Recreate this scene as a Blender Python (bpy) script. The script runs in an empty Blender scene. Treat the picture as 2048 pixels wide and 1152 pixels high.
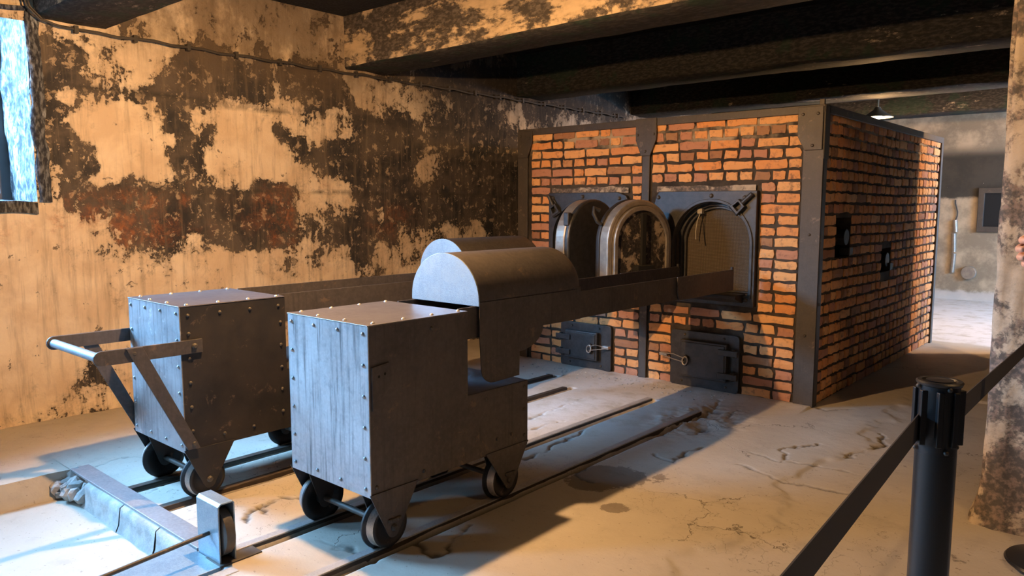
import bpy, bmesh, math, random
import numpy as np
from mathutils import Vector, Matrix

random.seed(7)
rng = np.random.default_rng(7)
scene = bpy.context.scene
col = scene.collection
PI = math.pi

# ------------------------------------------------------------------ camera
FPX, CX, CY, CAM_H = 1510.0, 1024.0, 576.0, 1.4
_Y = np.array([2357 - CX, CY - 411, FPX]); _Y /= np.linalg.norm(_Y)
_X = -np.array([-708 - CX, CY - 409, FPX]); _X -= _Y * (_X @ _Y); _X /= np.linalg.norm(_X)
_Z = np.cross(_X, _Y)
if _Z[1] < 0: _Z = -_Z
MW = np.stack([_X, _Y, _Z])                 # world = MW @ (right, up, forward)
CAMP = np.array([0, 0, CAM_H])
def ray(px, py): return MW @ np.array([px - CX, CY - py, FPX])
def onz(px, py, z=0.0): r = ray(px, py); return CAMP + r * (z - CAM_H) / r[2]
def ony(px, py, y): r = ray(px, py); return CAMP + r * y / r[1]
def onx(px, py, x): r = ray(px, py); return CAMP + r * x / r[0]

cam_d = bpy.data.cameras.new('camera'); cam = bpy.data.objects.new('camera', cam_d); col.objects.link(cam)
cam_d.sensor_width = 36.0; cam_d.lens = FPX / 2048 * 36.0; cam_d.clip_start = 0.02
right, up, fwd = Vector(MW[:, 0]), Vector(MW[:, 1]), Vector(MW[:, 2])
cam.matrix_world = Matrix(((right.x, up.x, -fwd.x, 0), (right.y, up.y, -fwd.y, 0), (right.z, up.z, -fwd.z, CAM_H), (0, 0, 0, 1)))
scene.camera = cam

# ------------------------------------------------------------------ world, lights, exposure
scene.view_settings.view_transform = 'Standard'
try: scene.view_settings.look = 'None'
except Exception: pass
scene.view_settings.gamma = 1.0
scene.view_settings.exposure = 0.0
scene.view_settings.use_curve_mapping = False
world = bpy.data.worlds.new('world'); scene.world = world; world.use_nodes = True
bg = world.node_tree.nodes['Background']; bg.inputs[0].default_value = (0.55, 0.75, 1.0, 1); bg.inputs[1].default_value = 1.0

WARM = (1.0, 0.57, 0.24)
COOL = (0.25, 0.57, 1.0)
def area(name, loc, rot, sx, sy, power, color, spread=PI):
    d = bpy.data.lights.new(name, 'AREA'); d.shape = 'RECTANGLE'; d.size = sx; d.size_y = sy
    d.energy = power; d.color = color; d.spread = spread
    o = bpy.data.objects.new(name, d); col.objects.link(o); o.location = loc; o.rotation_euler = rot
    return o
# daylight outside the window and the added window of the left wall and outside the opening of the far room
def aim(d): return Vector(d).to_track_quat('-Z', 'Y').to_euler()
area('daylight_sky', (-8.2, -2.3, 4.5), aim((4.6, 3.6, -3.7)), 5.6, 3.6, 10500, COOL)
area('daylight_far_opening', (2.35, 10.5, 2.2), aim((-1.0, 0.05, -0.75)), 2.2, 1.4, 800, COOL)
LAMPS = {'main': ((-2.82, 1.90, 2.30), 300.0), 'right': ((0.42, 2.35, 2.72), 40.0), 'side': ((0.40, 9.66, 2.50), 330.0), 'back': ((-2.70, 9.50, 2.37), 120.0)}

# ------------------------------------------------------------------ mesh helpers
class MB:
    def __init__(s): s.v = []; s.f = []
    def add(s, vs, fs):
        n = len(s.v); s.v += [tuple(p) for p in vs]; s.f += [tuple(i + n for i in f) for f in fs]; return s
    def box(s, x0, x1, y0, y1, z0, z1):
        return s.add([(x0,y0,z0),(x1,y0,z0),(x1,y1,z0),(x0,y1,z0),(x0,y0,z1),(x1,y0,z1),(x1,y1,z1),(x0,y1,z1)],
                     [(0,3,2,1),(4,5,6,7),(0,1,5,4),(1,2,6,5),(2,3,7,6),(3,0,4,7)])
    def prism(s, poly, axis, a, b):
        """poly: 2D outline; axis 'x': poly=(y,z), 'y': poly=(x,z), 'z': poly=(x,y); extruded from a to b"""
        def P(p, t): return {'x': (t, p[0], p[1]), 'y': (p[0], t, p[1]), 'z': (p[0], p[1], t)}[axis]
        n = len(poly)
        vs = [P(p, a) for p in poly] + [P(p, b) for p in poly]
        fs = [tuple(range(n)), tuple(range(2 * n - 1, n - 1, -1))] + [(i, i + n, (i + 1) % n + n, (i + 1) % n) for i in range(n)]
        return s.add(vs, fs)
    def ring(s, outer, inner, axis, a, b):
        """frame between two outlines with the same point count"""
        def P(p, t): return {'x': (t, p[0], p[1]), 'y': (p[0], t, p[1]), 'z': (p[0], p[1], t)}[axis]
        n = len(outer)
        vs = [P(p, a) for p in outer] + [P(p, a) for p in inner] + [P(p, b) for p in outer] + [P(p, b) for p in inner]
        fs = []
        for i in range(n):
            j = (i + 1) % n
            fs += [(i, j, n + j, n + i), (2*n + i, 3*n + i, 3*n + j, 2*n + j), (i, 2*n + i, 2*n + j, j), (n + i, n + j, 3*n + j, 3*n + i)]
        return s.add(vs, fs)
    def cyl(s, p0, p1, r0, r1=None, n=16, caps=True):
        r1 = r0 if r1 is None else r1
        p0 = Vector(p0); p1 = Vector(p1); d = (p1 - p0).normalized()
        a = d.orthogonal().normalized(); b = d.cross(a)
        vs = [p0 + (a * math.cos(2*PI*i/n) + b * math.sin(2*PI*i/n)) * r0 for i in range(n)]
        vs += [p1 + (a * math.cos(2*PI*i/n) + b * math.sin(2*PI*i/n)) * r1 for i in range(n)]
        fs = [(i, (i+1) % n, (i+1) % n + n, i + n) for i in range(n)]
        if caps: fs += [tuple(range(n-1, -1, -1)), tuple(range(n, 2*n))]
        return s.add(vs, fs)
    def tube(s, path, r, n=8):
        path = [Vector(p) for p in path]; m = len(path); vs = []
        prev = None
        for i, p in enumerate(path):
            d = (path[min(i+1, m-1)] - path[max(i-1, 0)]).normalized()
            a = d.orthogonal().normalized() if prev is None else (prev - d * prev.dot(d)).normalized()
            prev = a; b = d.cross(a)
            vs += [p + (a * math.cos(2*PI*k/n) + b * math.sin(2*PI*k/n)) * r for k in range(n)]
        fs = [(i*n + k, i*n + (k+1) % n, (i+1)*n + (k+1) % n, (i+1)*n + k) for i in range(m-1) for k in range(n)]
        fs += [tuple(range(n-1, -1, -1)), tuple(range((m-1)*n, m*n))]
        return s.add(vs, fs)
    def lathe(s, prof, axis='z', c=(0, 0, 0), n=24):
        """profile of (radius, height) revolved about an axis through c; closed loop if first==last"""
        m = len(prof); vs = []
        for k in range(n):
            t = 2*PI*k/n
            for r, h in prof:
                x, y = r*math.cos(t), r*math.sin(t)
                q = {'z': (x, y, h), 'x': (h, x, y), 'y': (x, h, y)}[axis]
                vs.append((q[0]+c[0], q[1]+c[1], q[2]+c[2]))
        fs = [(k*m+i, ((k+1) % n)*m+i, ((k+1) % n)*m+i+1, k*m+i+1) for k in range(n) for i in range(m-1)]
        return s.add(vs, fs)
    def mesh(s, name, smooth=False):
        me = bpy.data.meshes.new(name); me.from_pydata(s.v, [], s.f); me.validate(clean_customdata=False)
        bm = bmesh.new(); bm.from_mesh(me); bmesh.ops.recalc_face_normals(bm, faces=bm.faces); bm.to_mesh(me); bm.free()
        if smooth:
            for p in me.polygons: p.use_smooth = True
        return me
    def build(s, name, m, parent=None, bevel=0.0, smooth=False, seg=2):
        return link(s.mesh(name, smooth), name, m, parent, bevel, smooth, seg)

def link(me, name, m, parent=None, bevel=0.0, smooth=False, seg=2):
    o = bpy.data.objects.new(name, me); col.objects.link(o)
    if m and not me.materials: me.materials.append(m)
    if parent: o.parent = parent; o.matrix_parent_inverse = parent.matrix_basis.inverted() if parent.type == 'EMPTY' else Matrix()
    if bevel > 0:
        b = o.modifiers.new('bevel', 'BEVEL'); b.width = bevel; b.segments = seg; b.limit_method = 'ANGLE'; b.angle_limit = math.radians(40)
    if smooth:
        e = o.modifiers.new('split', 'EDGE_SPLIT'); e.split_angle = math.radians(38)
    return o
def tag(o, label=None, cat=None, group=None, kind=None):
    if label: o['label'] = label
    if cat: o['category'] = cat
    if group: o['group'] = group
    if kind: o['kind'] = kind
    return o
def thing(name, loc, label, cat, group=None, rz=0.0):
    o = bpy.data.objects.new(name, None); col.objects.link(o); o.location = loc; o.rotation_euler = (0, 0, rz)
    o.empty_display_size = 0.1
    o.matrix_basis  # evaluated lazily
    return tag(o, label, cat, group)
def place(me, name, m, loc, parent, rot=(0, 0, 0), scale=(1, 1, 1)):
    """one more object that shares mesh data, world transform given"""
    o = bpy.data.objects.new(name, me); col.objects.link(o)
    if m and not me.materials: me.materials.append(m)
    o.parent = parent
    if parent: o.matrix_parent_inverse = parent.matrix_basis.inverted() if parent.type == 'EMPTY' else Matrix()
    o.location = loc; o.rotation_euler = rot; o.scale = scale
    return o
def struct(o): o['kind'] = 'structure'; return o

# ------------------------------------------------------------------ materials
class NT:
    def __init__(s, name):
        s.m = bpy.data.materials.new(name); s.m.use_nodes = True; s.t = s.m.node_tree; s.n = s.t.nodes; s.n.clear()
        s.out = s.n.new('ShaderNodeOutputMaterial'); s.b = s.n.new('ShaderNodeBsdfPrincipled')
        s.l(s.b.outputs[0], s.out.inputs[0]); s._p = None
    def l(s, a, b): s.t.links.new(a, b)
    def set(s, sock, v):
        if hasattr(v, 'links'): s.l(v, sock)
        else: sock.default_value = v
    def pos(s, obj=False):
        k = 'Object' if obj else 'Generated'
        if obj: return s.n.new('ShaderNodeTexCoord').outputs['Object']
        return s.n.new('ShaderNodeNewGeometry').outputs['Position']
    def scl(s, vec, sc, off=(0, 0, 0)):
        m = s.n.new('ShaderNodeMapping'); s.l(vec, m.inputs[0]); m.inputs['Scale'].default_value = sc; m.inputs['Location'].default_value = off; return m.outputs[0]
    def noise(s, vec, scale, detail=6, rough=0.6, dist=0.0, out='Fac'):
        x = s.n.new('ShaderNodeTexNoise'); s.l(vec, x.inputs['Vector']); x.inputs['Scale'].default_value = scale
        x.inputs['Detail'].default_value = detail; x.inputs['Roughness'].default_value = rough; x.inputs['Distortion'].default_value = dist
        return x.outputs[out]
    def voro(s, vec, scale, feature='DISTANCE_TO_EDGE'):
        x = s.n.new('ShaderNodeTexVoronoi'); x.feature = feature; s.l(vec, x.inputs['Vector']); x.inputs['Scale'].default_value = scale; return x.outputs[0]
    def math(s, op, a, b=0.0, clamp=False):
        x = s.n.new('ShaderNodeMath'); x.operation = op; x.use_clamp = clamp; s.set(x.inputs[0], a); s.set(x.inputs[1], b); return x.outputs[0]
    def ramp(s, f, lo, hi, inv=False):
        x = s.n.new('ShaderNodeMapRange'); x.interpolation_type = 'SMOOTHSTEP'; s.set(x.inputs[0], f)
        x.inputs[1].default_value = lo; x.inputs[2].default_value = hi
        x.inputs[3].default_value = 1.0 if inv else 0.0; x.inputs[4].default_value = 0.0 if inv else 1.0
        return x.outputs[0]
    def mix(s, f, a, b, mode='MIX'):
        x = s.n.new('ShaderNodeMix'); x.data_type = 'RGBA'; x.blend_type = mode; s.set(x.inputs[0], f)
        for k, v in ((6, a), (7, b)):
            if hasattr(v, 'links'): s.l(v, x.inputs[k])
            else: x.inputs[k].default_value = (*v, 1) if len(v) == 3 else v
        return x.outputs[2]
    def attr(s, name):
        x = s.n.new('ShaderNodeAttribute'); x.attribute_name = name; return x
    def bump(s, h, strength=0.5, dist=0.01, prev=None):
        x = s.n.new('ShaderNodeBump'); s.l(h, x.inputs['Height']); x.inputs['Strength'].default_value = strength; x.inputs['Distance'].default_value = dist
        if prev: s.l(prev, x.inputs['Normal'])
        s.l(x.outputs[0], s.b.inputs['Normal']); return x.outputs[0]
    def fin(s, color, rough=0.7, metal=0.0, spec=None):
        s.set(s.b.inputs['Base Color'], color if hasattr(color, 'links') else (*color, 1))
        s.set(s.b.inputs['Roughness'], rough); s.set(s.b.inputs['Metallic'], metal)
        if spec is not None: s.b.inputs['Specular IOR Level'].default_value = spec
        return s.m

def mat_metal(name, c0, c1, rough=0.5, metal=0.35, streak=0.0, spots=None, scale=6.0, obj=False):
    t = NT(name); p = t.pos(obj)
    n1 = t.noise(p, scale, 7, 0.65); c = t.mix(t.ramp(n1, 0.3, 0.7), c0, c1)
    fine = t.noise(p, scale * 14, 4, 0.6)
    c = t.mix(t.math('MULTIPLY', t.ramp(fine, 0.35, 0.75), 0.35), c, tuple(x * 1.6 for x in c0))
    if streak > 0:
        st = t.noise(t.scl(p, (20, 20, 0.9)), 2.6, 8, 0.68)
        st2 = t.noise(p, 2.0, 3, 0.5)
        f = t.math('MULTIPLY', t.ramp(st, 0.46, 0.74), t.ramp(st2, 0.30, 0.60))
        c = t.mix(t.math('MULTIPLY', t.ramp(t.noise(p, 26, 7, 0.7), 0.50, 0.72), 0.45 * streak), c, tuple(x * 0.5 for x in c0))
        c = t.mix(t.math('MULTIPLY', f, streak), c, (0.035, 0.033, 0.036))
    if spots:
        sp = t.noise(p, 11, 6, 0.7, 0.4); c = t.mix(t.math('MULTIPLY', t.ramp(sp, 0.60, 0.68), 0.75), c, spots)
    t.bump(fine, 0.25, 0.002)
    r = t.math('ADD', t.math('MULTIPLY', n1, 0.3), rough - 0.15)
    return t.fin(c, r, metal)

def mat_wall():
    t = NT('peeling_plaster'); p = t.pos()
    big = t.noise(p, 1.9, 10, 0.70, 0.5); mid = t.noise(p, 7.0, 10, 0.74, 0.35); fine = t.noise(p, 38, 7, 0.68); med = t.noise(p, 3.3, 7, 0.62, 0.3)
    a = t.attr('stain').outputs['Fac']; ru = t.attr('rust').outputs['Fac']; sm = t.attr('smoke').outputs['Fac']
    streak = t.noise(t.scl(p, (1, 9, 0.7)), 2.6, 8, 0.68)
    f = t.math('ADD', a, t.math('MULTIPLY', t.math('SUBTRACT', big, 0.5), 1.5))
    f = t.math('ADD', f, t.math('MULTIPLY', t.math('SUBTRACT', mid, 0.5), 1.7))
    f = t.math('ADD', f, t.math('MULTIPLY', t.math('SUBTRACT', streak, 0.5), 0.5))
    f = t.math('ADD', f, t.math('MULTIPLY', t.math('SUBTRACT', fine, 0.5), 0.55))
    mask = t.ramp(f, 0.52, 0.57)
    halo = t.ramp(f, 0.26, 0.54)
    light = t.mix(t.ramp(med, 0.35, 0.65), (0.93, 0.76, 0.56), (0.76, 0.58, 0.40))
    light = t.mix(t.math('MULTIPLY', t.ramp(streak, 0.46, 0.70), 0.50), light, (0.38, 0.28, 0.19))
    light = t.mix(t.math('MULTIPLY', t.ramp(mid, 0.55, 0.70), 0.45), light, (0.36, 0.26, 0.17))
    light = t.mix(t.math('MULTIPLY', halo, 0.40), light, (0.34, 0.26, 0.185))
    light = t.mix(t.math('MULTIPLY', t.ramp(t.noise(t.scl(p, (1, 1, 1), (3, 5, 2)), 11, 7, 0.7, 0.3), 0.63, 0.66), 0.85), light, (0.13, 0.10, 0.08))
    dark = t.mix(t.ramp(med, 0.38, 0.62), (0.045, 0.042, 0.043), (0.125, 0.10, 0.082))
    dark = t.mix(t.math('MULTIPLY', t.ramp(streak, 0.50, 0.68), 0.5), dark, (0.24, 0.185, 0.13))
    dark = t.mix(t.math('MULTIPLY', t.ramp(t.noise(p, 14, 8, 0.74, 0.3), 0.555, 0.60), 0.8), dark, (0.50, 0.38, 0.26))
    c = t.mix(mask, light, dark)
    c = t.mix(t.math('MULTIPLY', t.math('MULTIPLY', ru, t.ramp(mid, 0.42, 0.62)), 0.62), c, t.mix(t.ramp(fine, 0.4, 0.6), (0.50, 0.17, 0.06), (0.20, 0.075, 0.05)))
    smk = t.math('MULTIPLY', sm, t.ramp(t.noise(t.scl(p, (1, 2.0, 1.3)), 1.9, 9, 0.70), 0.22, 0.55), True)
    sc = t.attr('soot').outputs['Fac']
    c = t.mix(t.math('MULTIPLY', smk, 0.90), c, t.mix(sc, (0.115, 0.082, 0.055), (0.050, 0.042, 0.036)))
    jn = t.attr('joint').outputs['Fac']
    c = t.mix(t.math('MULTIPLY', jn, t.ramp(mid, 0.38, 0.50)), c, (0.06, 0.05, 0.042))
    h = t.math('SUBTRACT', t.math('ADD', t.math('MULTIPLY', fine, 0.35), t.math('MULTIPLY', mid, 0.6)), t.math('ADD', t.math('MULTIPLY', mask, 0.55), t.math('MULTIPLY', jn, 0.5)))
    t.bump(h, 0.8, 0.014)
    return t.fin(c, 0.88, 0.0, 0.25)

def mat_soot(name, light, dark, amount, smooth_scale=1.0, stretch=(1, 1, 1), soot2=(0.03, 0.03, 0.032), rough=0.85, green=None):
    """plaster under soot: amount = share of sooty surface"""
    t = NT(name); p = t.scl(t.pos(), stretch)
    big = t.noise(p, 2.1 * smooth_scale, 9, 0.7, 0.4); mid = t.noise(p, 9, 8, 0.7); fine = t.noise(p, 40, 5, 0.6)
    f = t.math('ADD', big, t.math('MULTIPLY', t.math('SUBTRACT', mid, 0.5), 0.5))
    lo = 0.5 + (0.5 - amount) * 0.55
    mask = t.ramp(f, lo - 0.03, lo + 0.05)
    lc = t.mix(t.ramp(mid, 0.35, 0.65), light, tuple(x * 0.68 for x in light))
    dc = t.mix(t.ramp(fine, 0.42, 0.66), dark, soot2)
    c = t.mix(t.math('SUBTRACT', 1.0, mask), dc, lc)
    fl = t.ramp(t.noise(p, 17, 4, 0.75), 0.70, 0.735)
    c = t.mix(t.math('MULTIPLY', fl, 0.85), c, light)
    if green:
        c = t.mix(t.math('MULTIPLY', t.ramp(t.noise(t.pos(), 3.1, 6, 0.7), 0.5, 0.6), 0.6), c, green)
    t.bump(t.math('ADD', t.math('MULTIPLY', fine, 0.4), mid), 0.6, 0.012)
    return t.fin(c, rough, 0.0, 0.25)

def mat_floor():
    t = NT('worn_cement'); p = t.pos()
    big = t.noise(p, 0.9, 7, 0.6); mid = t.noise(p, 5, 8, 0.68); fine = t.noise(p, 60, 5, 0.6)
    c = t.mix(t.ramp(big, 0.3, 0.7), (0.56, 0.50, 0.42), (0.47, 0.42, 0.345))
    c = t.mix(t.math('MULTIPLY', t.ramp(mid, 0.5, 0.72), 0.30), c, (0.28, 0.24, 0.20))
    pit = t.ramp(t.noise(p, 48, 3, 0.55), 0.66, 0.70)
    c = t.mix(t.math('MULTIPLY', pit, 0.5), c, (0.20, 0.15, 0.10))
    w = t.n.new('ShaderNodeVectorMath'); w.operation = 'ADD'; t.l(p, w.inputs[0])
    ws = t.n.new('ShaderNodeVectorMath'); ws.operation = 'SCALE'; t.l(t.noise(p, 3.5, 5, 0.6, 0, 'Color'), ws.inputs[0]); ws.inputs['Scale'].default_value = 0.5
    t.l(ws.outputs[0], w.inputs[1])
    ed = t.voro(w.outputs[0], 1.15); cr = t.math('MULTIPLY', t.ramp(ed, 0.0, 0.006, True), t.ramp(t.noise(p, 0.8, 3, 0.5), 0.52, 0.6))
    ed2 = t.voro(w.outputs[0], 5.0); cr2 = t.math('MULTIPLY', t.ramp(ed2, 0.0, 0.012, True), t.ramp(t.noise(t.scl(p, (1, 1, 1), (7, 3, 0)), 0.9, 3, 0.5), 0.56, 0.62))
    crack = t.math('MAXIMUM', t.math('MULTIPLY', cr, 0.8), t.math('MULTIPLY', cr2, 0.4))
    c = t.mix(crack, c, (0.09, 0.07, 0.05))
    st = t.math('ADD', t.attr('stain').outputs['Fac'], t.math('MULTIPLY', t.math('SUBTRACT', t.noise(p, 8, 9, 0.72, 0.3), 0.5), 2.2))
    st = t.math('MULTIPLY', st, t.ramp(t.attr('stain').outputs['Fac'], 0.02, 0.25))
    c = t.mix(t.math('MULTIPLY', t.ramp(st, 0.48, 0.60), 0.72), c, (0.13, 0.105, 0.085))
    gr = t.attr('grime').outputs['Fac']
    c = t.mix(t.math('MULTIPLY', gr, 0.9), c, (0.030, 0.024, 0.02))
    day = t.math('MULTIPLY', t.attr('daylit_pale').outputs['Fac'], t.ramp(mid, 0.3, 0.55))  # cool daylight painted into the floor colour
    c = t.mix(t.math('MULTIPLY', day, 0.85), c, (0.74, 0.71, 0.69))
    h = t.math('SUBTRACT', t.math('ADD', t.math('MULTIPLY', mid, 0.5), t.math('MULTIPLY', fine, 0.15)), t.math('ADD', t.math('MULTIPLY', crack, 0.5), t.math('MULTIPLY', pit, 0.1)))
    t.bump(h, 0.6, 0.012)
    return t.fin(c, t.math('ADD', 0.60, t.math('MULTIPLY', mid, 0.3)), 0.0, 0.35)

def mat_brick():
    t = NT('furnace_brick'); p = t.pos()
    r = t.math('FRACT', t.math('ADD', t.n.new('ShaderNodeObjectInfo').outputs['Random'], t.attr('tint').outputs['Fac']))
    r2 = t.math('FRACT', t.math('MULTIPLY', r, 7.31)); r3 = t.math('FRACT', t.math('MULTIPLY', r, 23.7))
    n = t.noise(p, 22, 7, 0.7); big = t.noise(p, 1.6, 4, 0.6); fine = t.noise(p, 90, 4, 0.6)
    c = t.mix(r2, (0.82, 0.34, 0.115), (0.88, 0.48, 0.20))
    c = t.mix(t.ramp(r3, 0.72, 0.80), c, (0.56, 0.27, 0.16))
    c = t.mix(t.math('MULTIPLY', t.ramp(r, 0.88, 0.92), 0.7), c, (0.24, 0.13, 0.09))
    c = t.mix(t.math('MULTIPLY', t.ramp(n, 0.50, 0.70), 0.62), c, (0.26, 0.12, 0.08))
    c = t.mix(t.math('MULTIPLY', t.ramp(t.noise(p, 9, 6, 0.7), 0.60, 0.70), 0.55), c, (0.68, 0.50, 0.33))
    s = t.attr('soot').outputs['Fac']
    c = t.mix(t.math('MULTIPLY', t.ramp(t.math('ADD', big, t.math('MULTIPLY', n, 0.5)), 0.85, 1.05), 0.7), c, (0.10, 0.07, 0.055))
    t.bump(t.math('ADD', n, t.math('MULTIPLY', fine, 0.4)), 0.5, 0.006)
    return t.fin(c, 0.85, 0.0, 0.25)

def mat_mortar():
    t = NT('sooty_mortar'); p = t.pos(); n = t.noise(p, 6, 7, 0.65)
    sep = t.n.new('ShaderNodeSeparateXYZ'); t.l(p, sep.inputs[0])
    c = t.mix(t.ramp(n, 0.35, 0.6), (0.040, 0.033, 0.028), (0.085, 0.068, 0.052))
    # pale fresh pointing in the upper courses
    up = t.math('MULTIPLY', t.ramp(t.math('ADD', sep.outputs[2], t.math('MULTIPLY', n, 0.25)), 1.93, 2.06), t.ramp(t.noise(p, 3, 4, 0.6), 0.4, 0.55))
    c = t.mix(up, c, (0.46, 0.37, 0.26))
    t.bump(t.noise(p, 60, 5, 0.6), 0.5, 0.006)
    return t.fin(c, 0.92, 0.0, 0.2)

def mat_burlap():
    t = NT('woven_cover'); p = t.pos()
    def wave(d):
        w = t.n.new('ShaderNodeTexWave'); w.bands_direction = d; t.l(p, w.inputs[0]); w.inputs['Scale'].default_value = 34; w.inputs['Distortion'].default_value = 1.2
        w.inputs['Detail'].default_value = 2; return w.outputs[1]
    h = t.math('MULTIPLY', wave('X'), wave('Z'))
    n = t.noise(p, 5, 5, 0.6)
    c = t.mix(t.ramp(h, 0.15, 0.6), (0.075, 0.058, 0.042), (0.27, 0.215, 0.15))
    c = t.mix(t.math('MULTIPLY', n, 0.4), c, (0.09, 0.075, 0.06))
    t.bump(h, 0.6, 0.004)
    return t.fin(c, 0.9, 0.0, 0.1)

def mat_plain(name, c, rough=0.6, metal=0.0, var=0.25, scale=12, spec=None):
    t = NT(name); p = t.pos(); n = t.noise(p, scale, 6, 0.6)
    k = t.mix(t.math('MULTIPLY', n, var * 2), c, tuple(x * 0.45 for x in c))
    t.bump(t.noise(p, scale * 8, 4, 0.6), 0.15, 0.002)
    return t.fin(k, rough, metal, spec)
def mat_emit(name, c, s):
    t = NT(name); t.fin(c, 0.5); t.b.inputs['Emission Color'].default_value = (*c, 1); t.b.inputs['Emission Strength'].default_value = s; return t.m
def mat_glass():
    m = bpy.data.materials.new('window_glass'); m.use_nodes = True; n = m.node_tree.nodes; n.clear()
    o = n.new('ShaderNodeOutputMaterial'); a = n.new('ShaderNodeBsdfTransparent'); g = n.new('ShaderNodeBsdfGlossy'); x = n.new('ShaderNodeMixShader')
    g.inputs['Roughness'].default_value = 0.05; x.inputs[0].default_value = 0.05; L = m.node_tree.links
    L.new(a.outputs[0], x.inputs[1]); L.new(g.outputs[0], x.inputs[2]); L.new(x.outputs[0], o.inputs[0]); return m

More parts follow.
